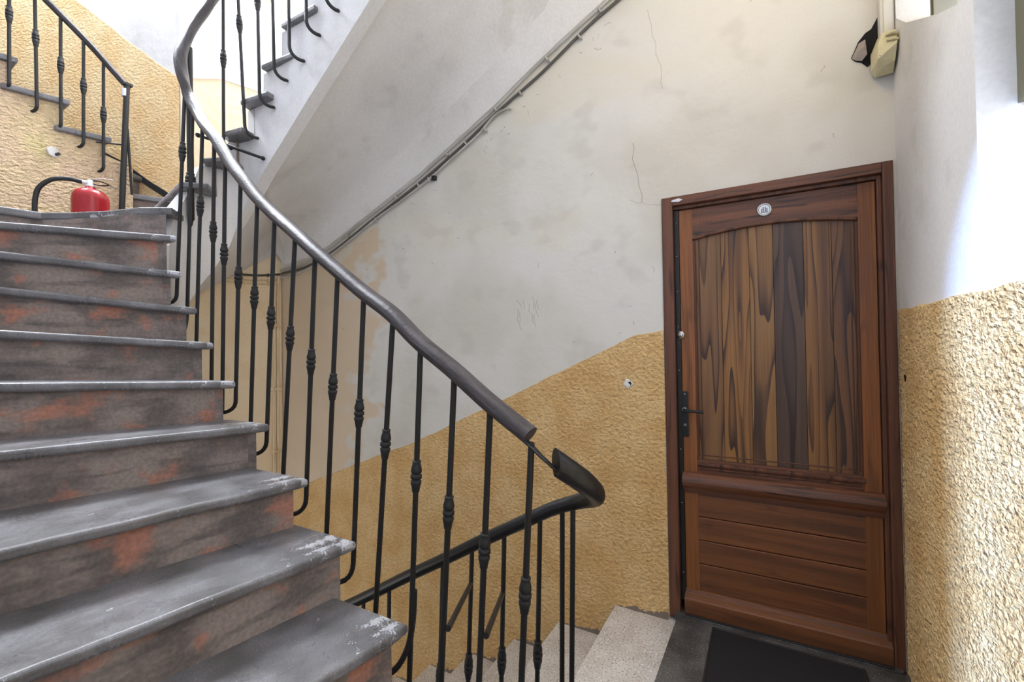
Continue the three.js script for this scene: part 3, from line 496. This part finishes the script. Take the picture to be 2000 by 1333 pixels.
// ---------------------------------------------------------------- terrazzo flight going down beside the door wall
const down = thing('staircase', 'pale speckled terrazzo steps going down along the yellow rough wall beside the door', 'staircase');
const DX = [-0.283, -0.62, -0.914, -1.235, -1.57, -1.89, -2.2, -2.5];
DX.forEach((x, i) => {
  const y = -0.045 - 0.185 * i, x1 = i ? DX[i - 1] - 0.03 : 0.044;
  part('tread', slabXZ([[x, 0.0], [x1 + 0.001, 0.0], [x1, 0.5], [x1 - 0.01, 0.95], [x - 0.004, 0.95], [x, 0.5]], y - 0.04, y, 0.006, 3), M.terrazzo, down);
  part('riser', box(x + 0.02, x + 0.06, y - 0.19, y - 0.035, 0.002, 0.94), M.terrazzo, down);
});
part('skirting', grid(90, 3, (u, v) => { const x = lerp(-2.6, -0.005, u), s = DX.findIndex((d) => d < x), i = s < 0 ? 7 : s; const n = 0.02 * pn(x * 14, 2, 4096, 4096, 51), y0 = -0.05 - 0.185 * i; const top = lerp(-0.045 - 0.185 * ((x - 0.04) / -0.322), y0, 0.7) + 0.055 + n; return [x, lerp(y0 - 0.01, Math.max(top, y0 + 0.012), v), 0.013 * (1 - v) + 0.004]; }), std({ color: new THREE.Color(0.2, 0.16, 0.13), roughness: 1, bumpMap: treadBump, bumpScale: 0.01 }), down, 'grimy cement fillet along the wall');
part('string', box(-2.6, 0.04, -0.24, -0.23, 0.93, 0.95), M.terrazzo, down);

// ---------------------------------------------------------------- wrought iron railings
function knuckle(p, q) {                                                   // the cast collar of a baluster, centred at p along the bar to q
  const g = lathe([[0.0088, -0.05], [0.0115, -0.046], [0.0115, -0.042], [0.0145, -0.026], [0.0165, -0.02], [0.0165, -0.013], [0.013, -0.009], [0.013, -0.007], [0.0175, -0.004], [0.0175, 0.006], [0.013, 0.009], [0.013, 0.011], [0.0165, 0.014], [0.0168, 0.023], [0.014, 0.034], [0.012, 0.042], [0.0135, 0.045], [0.0135, 0.05], [0.0088, 0.051]], 14);
  g.applyQuaternion(new THREE.Quaternion().setFromUnitVectors(V(0, 1, 0), V(...q).sub(V(...p)).normalize())); return g.translate(...p);
}
const BR = 0.0088;
function baluster(parent, top, bot, collar, foot) {
  { const k = 0.022 / (top[1] - bot[1]); top = [lerp(bot[0], top[0], 1 + k), top[1] + 0.022, lerp(bot[2], top[2], 1 + k)]; }
  if (!foot) { const k = 0.17 / (top[1] - bot[1]); bot = [lerp(top[0], bot[0], 1 + k), bot[1] - 0.17, lerp(top[2], bot[2], 1 + k)]; }
  const pts = [top, [lerp(top[0], bot[0], 0.5), lerp(top[1], bot[1], 0.5), lerp(top[2], bot[2], 0.5)], [lerp(top[0], bot[0], 0.95), lerp(top[1], bot[1], 0.95), lerp(top[2], bot[2], 0.95)], bot];
  if (foot) { const d = [foot[0] - bot[0], foot[1] - bot[1], foot[2] - bot[2]]; for (let i = 1; i <= 6; i++) { const a = (i / 6) * Math.PI / 2; pts.push([bot[0] + d[0] * (1 - Math.cos(a)), bot[1] + d[1] * Math.sin(a), bot[2] + d[2] * (1 - Math.cos(a))]); } }
  const geos = foot ? [tube(pts, BR, 64, 10)] : [rod(top, bot, BR, 10)];
  const b = part('baluster', join(geos), M.iron, parent);
  if (collar) { const t = (top[1] - collar) / (top[1] - bot[1]); part('collar', knuckle([lerp(top[0], bot[0], t), collar, lerp(top[2], bot[2], t)], top), M.iron, b); }
  return b;
}
const main = thing('stair_railing', 'long black iron railing with dark handrail curving up the stone stairs and round the well', 'railing');
const RAIL = [[-0.094, 1.122, 1.335], [-0.221, 1.204, 1.335], [-0.344, 1.292, 1.333], [-0.47, 1.375, 1.331], [-0.592, 1.464, 1.315], [-0.759, 1.555, 1.289], [-0.909, 1.648, 1.273], [-1.05, 1.738, 1.26], [-1.194, 1.831, 1.24], [-1.364, 1.936, 1.216], [-1.498, 2.038, 1.212], [-1.585, 2.12, 1.21], [-1.688, 2.213, 1.204], [-1.773, 2.303, 1.199], [-1.856, 2.39, 1.19], [-1.98, 2.49, 1.175], [-2.1, 2.6, 1.15], [-2.19, 2.715, 1.15], [-2.21, 2.8, 1.165], [-2.235, 2.9, 1.167], [-2.255, 2.975, 1.152], [-2.27, 3.07, 1.117], [-2.265, 3.18, 1.073], [-2.25, 3.275, 1.03], [-2.24, 3.35, 1.0], [-2.2, 3.47, 0.95], [-2.1, 3.6, 0.91], [-1.85, 3.82, 0.9], [-1.4, 4.16, 0.895], [-0.9, 4.52, 0.895]];
part('handrail', sweep(path(RAIL), 220, 0.031, 0.0235, 18, 0, 0, 0.85), M.rail, main, 'worn dark brown handrail');
part('rail_bar', sweep(path(RAIL.map(([x, y, z]) => [x, y - 0.025, z])), 160, 0.012, 0.005, 8), M.iron, main);
part('rail_bar', sweep(path([[-0.14, 1.126, 1.335], [-0.094, 1.095, 1.335], [-0.062, 1.066, 1.33], [-0.035, 1.036, 1.315], [-0.012, 0.998, 1.285], [0.0, 0.965, 1.24]]), 24, 0.012, 0.005, 8), M.iron, main, 'bare flat bar where a length of handrail is missing');
const BAL = [ // top, bottom, collar height, foot of a bent end
  [[-0.092, 1.075, 1.335], [-0.14, 0.35, 1.335], 0.694, [-0.15, 0.25, 1.4]], [[-0.218, 1.165, 1.335], [-0.277, 0.3, 1.334], 0.786], [[-0.341, 1.25, 1.333], [-0.412, 0.28, 1.332], 0.871], [[-0.468, 1.338, 1.331], [-0.536, 0.352, 1.324], 0.96],
  [[-0.596, 1.43, 1.315], [-0.704, 0.509, 1.298], 1.042], [[-0.754, 1.517, 1.29], [-0.832, 0.601, 1.281], 1.131, [-0.865, 0.54, 1.31]], [[-0.904, 1.606, 1.274], [-0.989, 0.684, 1.266], 1.217], [[-1.044, 1.698, 1.261], [-1.128, 0.773, 1.25], 1.308, [-1.19, 0.71, 1.275]],
  [[-1.191, 1.793, 1.241], [-1.305, 0.866, 1.225], 1.403], [[-1.361, 1.892, 1.217], [-1.437, 0.964, 1.214], 1.494, [-1.485, 0.909, 1.24]], [[-1.491, 1.995, 1.212], [-1.556, 1.06, 1.211], 1.591], [[-1.621, 2.11, 1.209], [-1.686, 1.122, 1.204], 1.691, [-1.745, 1.072, 1.235]],
  [[-1.76, 2.255, 1.2], [-1.805, 1.238, 1.197], 1.815], [[-1.876, 2.37, 1.188], [-1.921, 1.24, 1.187], 1.94], [[-1.998, 2.475, 1.18], [-2.063, 1.44, 1.184], 2.088], [[-2.14, 2.63, 1.155], [-2.17, 1.589, 1.175], null, [-2.19, 1.442, 1.2]], [[-2.19, 2.69, 1.17], [-2.17, 1.652, 1.223], 2.4, [-2.19, 1.605, 1.25]]];
for (const b of BAL) baluster(main, ...b);
part('bent_foot', tube([[-0.514, 0.6, 1.322], [-0.52, 0.5, 1.326], [-0.535, 0.42, 1.338], [-0.565, 0.365, 1.36], [-0.61, 0.345, 1.39]], 0.0095, 24), M.iron, main);
const post = part('end_post', join([rod([-2.262, 3.02, 1.112], [-2.272, 2.1, 1.105], 0.0165, 10), lathe([[0.0001, -0.05], [0.006, -0.045], [0.0165, 0.01], [0.0165, 0.02]], 12).translate(-2.272, 2.09, 1.105)]), M.iron, main, 'thicker iron post hanging at the end of the well');
part('collar', knuckle([-2.27, 2.285, 1.107], [-2.27, 3, 1.107]).translate(2.27, -2.285, -1.107).scale(1.5, 0.9, 1.5).translate(-2.27, 2.285, 1.107), M.iron, post);
for (const [t, b, c, f] of [[[-2.235, 3.4, 0.945], [-2.245, 2.56, 0.945], 3.04, [-2.25, 2.54, 0.9]], [[-2.14, 3.52, 0.92], [-2.112, 2.64, 0.9], 3.22, [-2.073, 2.579, 0.85]], [[-1.985, 3.68, 0.9], [-1.968, 2.78, 0.9], 3.3, [-1.921, 2.716, 0.85]], [[-1.852, 3.8, 0.9], [-1.836, 2.895, 0.9], 3.42, [-1.801, 2.83, 0.85]], [[-1.71, 3.9, 0.9], [-1.703, 2.961, 0.9], 3.54, [-1.657, 2.891, 0.85]], [[-1.573, 4.01, 0.9], [-1.564, 3.045, 0.9], 3.65, [-1.528, 2.983, 0.85]], [[-1.43, 4.12, 0.9], [-1.42, 3.13, 0.9], 3.75, [-1.385, 3.056, 0.85]], [[-1.26, 4.24, 0.9], [-1.25, 3.27, 0.9], 3.85, [-1.21, 3.2, 0.85]]]) baluster(main, t, b, c, f);
const brace = part('brace_rod', rod([-2.17, 2.515, 1.115], [-2.026, 2.453, 0.835], 0.0085), M.iron, main, 'horizontal iron tie rod fixed to the white string');
part('rod_end', new THREE.SphereGeometry(0.014, 10, 8).translate(-2.17, 2.515, 1.115), M.iron, brace); part('rod_end', new THREE.SphereGeometry(0.012, 10, 8).translate(-2.026, 2.453, 0.85), M.iron, brace);

const low = thing('stair_railing', 'lower black iron railing descending the terrazzo steps with a curled handrail end', 'railing');
part('handrail', sweep(path([[-0.03, 1.052, 1.315], [-0.008, 1.028, 1.29], [0.01, 0.998, 1.25], [0.018, 0.965, 1.2], [0.01, 0.92, 1.12], [-0.03, 0.875, 1.03], [-0.1, 0.835, 0.97], [-0.2, 0.79, 0.95], [-0.33, 0.717, 0.95], [-0.474, 0.635, 0.95], [-0.682, 0.511, 0.95], [-0.873, 0.4, 0.95], [-1.149, 0.234, 0.95], [-1.7, -0.08, 0.95], [-2.1, -0.3, 0.95]]), 160, (t) => lerp(0.026, 0.023, smooth(0.1, 0.25, t)), (t) => lerp(0.032, 0.024, smooth(0.08, 0.2, t)), 16, -0.022), M.iron, low, 'black handrail with an upswept cut end');
for (const [t, b, c] of [[[-0.172, 0.785, 0.95], [-0.19, -0.06, 0.95], null], [[-0.127, 0.79, 0.965], [-0.155, -0.05, 0.95], null], [[-0.258, 0.74, 0.95], [-0.29, -0.08, 0.95], 0.255], [[-0.407, 0.655, 0.95], [-0.445, -0.25, 0.95], 0.185], [[-0.553, 0.57, 0.95], [-0.595, -0.2, 0.95], 0.115], [[-0.696, 0.485, 0.95], [-0.745, -0.45, 0.95], 0.03], [[-0.992, 0.305, 0.95], [-1.02, -0.6, 0.95], -0.17], [[-1.15, 0.22, 0.95], [-1.19, -0.7, 0.95], -0.25]]) baluster(low, t, b, c);
for (const [a, b] of [[[-0.377, 0.53, 1.332], [-0.56, 0.442, 0.95]], [[-0.243, 0.55, 1.334], [-0.418, 0.439, 0.95]]]) part('strut', rod(a, b, 0.009, 6), M.iron, low, 'slanting flat strut tying the two railings together');

const left = thing('stair_railing', 'far black iron railing with slim handrail ending at a newel above the extinguisher', 'railing');
part('handrail', sweep(path([[-3.257, 3.16, 1.034], [-3.267, 3.2, 1.07], [-3.303, 3.34, 1.19], [-3.352, 3.529, 1.385], [-3.41, 3.72, 1.58], [-3.55, 4.3, 2.15]]), 60, 0.024, 0.019, 12), M.rail, left);
for (const [t, b, c] of [[[-3.285, 3.24, 1.134], [-3.286, 2.574, 1.137], 2.91], [[-3.309, 3.33, 1.225], [-3.31, 2.705, 1.228], 3.06], [[-3.336, 3.44, 1.325], [-3.336, 2.786, 1.326], 3.15], [[-3.366, 3.57, 1.431], [-3.363, 2.86, 1.425], 3.27], [[-3.392, 3.67, 1.531], [-3.392, 2.954, 1.533], 3.36], [[-3.42, 3.78, 1.64], [-3.42, 3.07, 1.64], 3.45], [[-3.45, 3.89, 1.75], [-3.45, 3.16, 1.75], 3.55]]) baluster(left, t, b, c, [b[0] - 0.035, b[1] - 0.03, b[2] + 0.012]);
const newel = part('newel_post', join([rod([-3.254, 3.17, 1.021], [-3.264, 2.1, 1.058], 0.017, 8), box(-3.275, -3.235, 3.15, 3.165, 0.995, 1.045)]), M.iron, left, 'straight newel post');
part('newel_clamp', new THREE.CylinderGeometry(0.022, 0.022, 0.05, 12).translate(-3.262, 3.1, 1.028), M.silver, newel, 'bright metal sleeve');
part('strut', rod([-3.295, 2.723, 1.172], [-3.26, 2.745, 1.043], 0.006), M.iron, left);
part('strut', rod([-3.255, 2.86, 1.02], [-3.25, 2.42, 1.0], 0.008), M.iron, left);

// ---------------------------------------------------------------- pipes and cables
function conduit(label, pts, r, clips, z = 0.02, tone = M.conduit) {
  const t = thing('conduit', label, 'conduit'); part('tube', sweep(path(pts.map(([x, y, zz]) => [x, y, zz ?? z])), 90, r, r, 10), tone, t);
  for (const [x, y] of clips) part('clip', box(x - 0.005, x + 0.005, y - 0.018, y + 0.014, 0.0, z + r + 0.004, 0.002).translate(-x, -y, 0).rotateZ(0.5).translate(x, y, 0), M.conduit, t);
}
const CA = [[0.25, 3.46], [-0.249, 3.216], [-0.494, 3.096], [-0.731, 2.972], [-0.959, 2.837], [-1.156, 2.738], [-1.349, 2.641], [-1.596, 2.521], [-2.068, 2.327], [-2.531, 2.138], [-2.774, 2.067], [-2.971, 2.045], [-3.12, 2.03]];
conduit('upper of the three thin grey conduits climbing the cream wall below the stair underside', CA, 0.0085, [[-0.3, 3.18], [-0.62, 3.02], [-0.97, 2.82], [-1.35, 2.63], [-1.8, 2.42], [-2.3, 2.22]]);
conduit('middle darker grey conduit running close under the topmost one to the frame edge', [[0.3, 3.46], [-0.204, 3.198], [-0.351, 3.13], [-0.671, 2.944], [-0.833, 2.866], [-1.001, 2.782], [-1.237, 2.654], [-1.583, 2.489], [-2.048, 2.298], [-2.496, 2.11], [-2.8, 2.03], [-3.12, 2.005]], 0.0085, [[-0.42, 3.08], [-0.8, 2.875], [-1.2, 2.665], [-1.6, 2.475]], 0.014, M.conduitDark);
conduit('lowest grey conduit, with an open upper end stopping short on the cream wall', [[-0.858, 2.79], [-0.9, 2.8], [-0.975, 2.785], [-1.11, 2.69], [-1.35, 2.57], [-1.45, 2.515], [-1.738, 2.395], [-1.97, 2.31], [-2.282, 2.175], [-2.587, 2.06], [-2.9, 1.985], [-3.12, 1.97]], 0.0075, [[-1.05, 2.715], [-1.5, 2.49], [-2.0, 2.29]]);
const nail = tag(Object.assign(new THREE.Mesh(box(-1.475, -1.45, 2.478, 2.506, 0.0, 0.03, 0.003), M.steel), { name: numbered('wall_bracket') }), 'small dark metal bracket fixed on the wall just below the grey conduits', 'bracket'); scene.add(shadowed(nail));
for (const [y0, y1, k] of [[1.935, 2.0, 0], [1.912, 1.955, 1], [1.885, 1.925, 2]]) {
  const t = thing('cable', ['dark sagging cable along the top of the far wall, uppermost of three', 'yellow-painted cable in the middle of three along the far wall', 'lowest yellow-painted cable along the top of the far wall'][k], 'cable');
  part('cord', tube([[-3.14, y1, 0.02], [-3.14, lerp(y1, y0, 0.3) - 0.012, 0.2], [-3.14, lerp(y1, y0, 0.6) - 0.008, 0.42], [-3.14, y0 - 0.005, 0.6], [-3.14, y0 - 0.02, 0.76]], k ? 0.006 : 0.008, 40), k ? M.pipe : M.cable, t);
  for (const z of [0.12, 0.38]) part('clip', box(-3.15, -3.132, at([0.02, 0.6], [y1, y0], z) - 0.022, at([0.02, 0.6], [y1, y0], z) + 0.004, z - 0.004, z + 0.004), k ? M.pipe : M.cable, t);
}
const vp = thing('wall_pipe', 'upright cream-painted pipe in the far corner behind the balusters', 'pipe');
part('tube', join([tube([[-3.135, 1.97, 0.03], [-3.135, 1.9, 0.036], [-3.135, 0.6, 0.05], [-3.135, -1.5, 0.06]], 0.011, 30), tube([[-3.135, 1.95, 0.075], [-3.135, 1.88, 0.08], [-3.135, -1.5, 0.1]], 0.007, 30)]), M.pipe, vp);
for (const y of [1.55, 1.02, 0.5]) part('clip', box(-3.15, -3.118, y, y + 0.022, 0.02, 0.1, 0.002), M.pipe, vp);

// junction box, flat trunking and the broken hole beside them, top right
const jb = thing('junction_box', 'old paint-covered wall fitting under the trunking in the corner above the door', 'box');
part('housing', (() => { return convexBlock([[0.858, 2.545, 0.02], [0.858, 2.475, 0.02], [0.872, 2.448, 0.02], [0.93, 2.452, 0.02], [0.931, 2.59, 0.02], [0.88, 2.605, 0.02], [0.87, 2.545, 0.095], [0.868, 2.485, 0.1], [0.926, 2.525, 0.115], [0.926, 2.585, 0.1], [0.884, 2.592, 0.085], [0.889, 2.462, 0.075], [0.925, 2.472, 0.08]]); })(), M.box, jb);
function convexBlock(pts) {                                                // convex hull of a few points, flat faces
  const P = pts.map((p) => V(...p)), tris = [], c = P.reduce((a, p) => a.add(p), V()).divideScalar(P.length);
  for (let i = 0; i < P.length; i++) for (let j = i + 1; j < P.length; j++) for (let k = j + 1; k < P.length; k++) {
    const n = P[j].clone().sub(P[i]).cross(P[k].clone().sub(P[i])); if (n.length() < 1e-9) continue; n.normalize();
    let pos = 0, neg = 0; for (const q of P) { const d = q.clone().sub(P[i]).dot(n); if (d > 1e-6) pos++; if (d < -1e-6) neg++; }
    if (pos && neg) continue; const o = P[i].clone().sub(c).dot(n) > 0 ? [i, j, k] : [i, k, j]; o.forEach((q) => tris.push(P[q].x, P[q].y, P[q].z));
  }
  const g = new THREE.BufferGeometry(); g.setAttribute('position', new THREE.Float32BufferAttribute(tris, 3)); g.computeVertexNormals(); return uvBox(g);
}
part('ridge', join([tube([[0.898, 2.573, 0.1], [0.912, 2.57, 0.112], [0.926, 2.565, 0.108]], 0.006, 12), tube([[0.9, 2.548, 0.106], [0.915, 2.543, 0.114], [0.927, 2.54, 0.11]], 0.006, 12)]), M.box, jb);
part('screw', new THREE.SphereGeometry(0.004, 8, 6).translate(0.875, 2.495, 0.098), M.steel, jb);
const tr = thing('cable_trunking', 'cream flat trunking rising up the corner above the paint-covered fitting', 'trunking');
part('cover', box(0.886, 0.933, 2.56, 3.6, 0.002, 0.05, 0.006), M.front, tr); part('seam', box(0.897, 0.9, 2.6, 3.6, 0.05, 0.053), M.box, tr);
const cav = (() => { const p = [[0.795, 2.565], [0.806, 2.59], [0.82, 2.625], [0.845, 2.655], [0.865, 2.665], [0.888, 2.71], [0.89, 2.6], [0.87, 2.545], [0.862, 2.52], [0.85, 2.51], [0.83, 2.535], [0.81, 2.545]]; return new THREE.Shape(p.map(([x, y]) => new THREE.Vector2(x, y))); })();
const hole = part('broken_hole', slabXY(cav, 0.0005, 0.004), M.dark, wallFront, 'dark broken hole in the plaster');
part('loose_plaster', convexBlock([[0.797, 2.562, 0.004], [0.822, 2.618, 0.006], [0.842, 2.62, 0.02], [0.846, 2.55, 0.03], [0.83, 2.537, 0.012], [0.81, 2.548, 0.006], [0.835, 2.585, 0.034]]), std({ color: new THREE.Color(0.34, 0.29, 0.26), bumpMap: crepiBump, bumpScale: 0.006 }), hole);

// plaster plugs and holes
const pit = (name, parent, p, r, ax, mat) => part(name, (() => { const g = new THREE.SphereGeometry(r, 10, 8); const q = g.attributes.position, rr = rng(Math.round(r * 1e5 + p[0] * 991)); for (let i = 0; i < q.count; i++) { const k = 0.75 + 0.5 * h2(Math.round(q.getX(i) * 4e3), Math.round(q.getY(i) * 4e3), 3); q.setXYZ(i, q.getX(i) * k * (ax === 'x' ? 0.35 : 1), q.getY(i) * k, q.getZ(i) * k * (ax === 'z' ? 0.35 : 1)); } g.computeVertexNormals(); return uvBox(g.translate(...p)); })(), mat, parent);
const plug = pit('plaster_patch', wallFront, [-0.187, 1.146, 0.006], 0.024, 'z', M.white); pit('plug_hole', plug, [-0.178, 1.15, 0.012], 0.009, 'z', M.dark);
pit('plug_hole', wallRight, [0.93, 1.207, 0.088], 0.014, 'x', M.dark);
const plate2 = thing('wall_plate', 'small broken grey plaster patch with a bolt on the rough wall above the extinguisher', 'plate');
part('patch', (() => { const g = slabXY(new THREE.Shape([[-0.045, 0.01], [-0.02, 0.035], [0.012, 0.028], [0.03, 0.012], [0.024, -0.02], [0.0, -0.03], [-0.03, -0.022]].map(([x, y]) => new THREE.Vector2(x, y))), 0, 0.012, 0.003); return g.rotateY(Math.PI / 2 + 0.26).translate(-3.375, 2.604, 1.346); })(), M.white, plate2);
part('bolt', rod([-3.37, 2.596, 1.34], [-3.34, 2.596, 1.335], 0.009, 10), M.steel, plate2);

const lamp = thing('hanging_lamp', 'round warm glass lamp hanging over the landing before the door', 'lamp', [0.5, 3.35, 0.85]);
part('globe', new THREE.SphereGeometry(0.09, 24, 16), std({ color: new THREE.Color(0.8, 0.76, 0.66), emissive: WARM, emissiveIntensity: 2.2 }), lamp);
part('cord', rod([0, 0.09, 0], [0, 1.2, 0], 0.005), M.rubber, lamp); part('cap', lathe([[0.0001, 0.13], [0.03, 0.125], [0.045, 0.085], [0.045, 0.07]], 20), M.steel, lamp);
const bulb = new THREE.PointLight(WARM, 1.4, 0, 2); bulb.position.set(0.5, 3.22, 0.85); bulb.castShadow = true; bulb.shadow.radius = 4; scene.add(bulb);

// ---------------------------------------------------------------- loose things
const ex = thing('fire_extinguisher', 'red fire extinguisher with black hose standing on the half landing', 'extinguisher', [-3.03, 2.098, 1.285]);
part('body', lathe([[0.0001, 0.0], [0.08, 0.0], [0.086, 0.008], [0.086, 0.165], [0.083, 0.19], [0.072, 0.213], [0.05, 0.228], [0.026, 0.235], [0.024, 0.245], [0.0001, 0.245]], 36), M.red, ex);
part('valve', join([lathe([[0.0001, 0.24], [0.024, 0.24], [0.024, 0.255], [0.016, 0.258], [0.016, 0.285], [0.0001, 0.287]], 18), rod([0, 0.27, 0], [-0.02, 0.272, 0.035], 0.011, 10)]), M.silver, ex);
part('lever', join([sweep(path([[-0.0, 0.288, -0.01], [0.03, 0.286, -0.035], [0.07, 0.262, -0.075], [0.085, 0.248, -0.09]]), 20, 0.008, 0.003, 8), sweep(path([[0.0, 0.268, -0.01], [0.03, 0.262, -0.04], [0.05, 0.268, -0.07]]), 16, 0.008, 0.003, 8)]), M.steel, ex);
part('lever_guard', sweep(path([[-0.01, 0.292, 0.0], [0.03, 0.3, -0.03], [0.075, 0.298, -0.08]]), 16, 0.006, 0.002, 8), M.silver, ex);
part('hose', tube([[-0.02, 0.272, 0.035], [-0.055, 0.282, 0.08], [-0.095, 0.268, 0.14], [-0.125, 0.215, 0.185], [-0.135, 0.14, 0.2], [-0.135, 0.02, 0.2]], 0.0125, 40, 12), M.rubber, ex);
const mat = thing('doormat', 'black doormat lying on the dark floor before the wooden door', 'doormat');
part('pile', slabXZ([[0.212, 0.07], [0.775, 0.085], [0.77, 0.5], [0.21, 0.49]], 0.001, 0.013, 0.004, 2), M.mat, mat);
part('edge_binding', join([tube([[0.212, 0.008, 0.07], [0.49, 0.008, 0.077], [0.775, 0.008, 0.085]], 0.007, 20), tube([[0.212, 0.008, 0.07], [0.21, 0.008, 0.49]], 0.007, 12), tube([[0.775, 0.008, 0.085], [0.77, 0.008, 0.5]], 0.007, 12)]), M.rubber, mat);

scene.environment = null;
renderer.render(scene, camera);
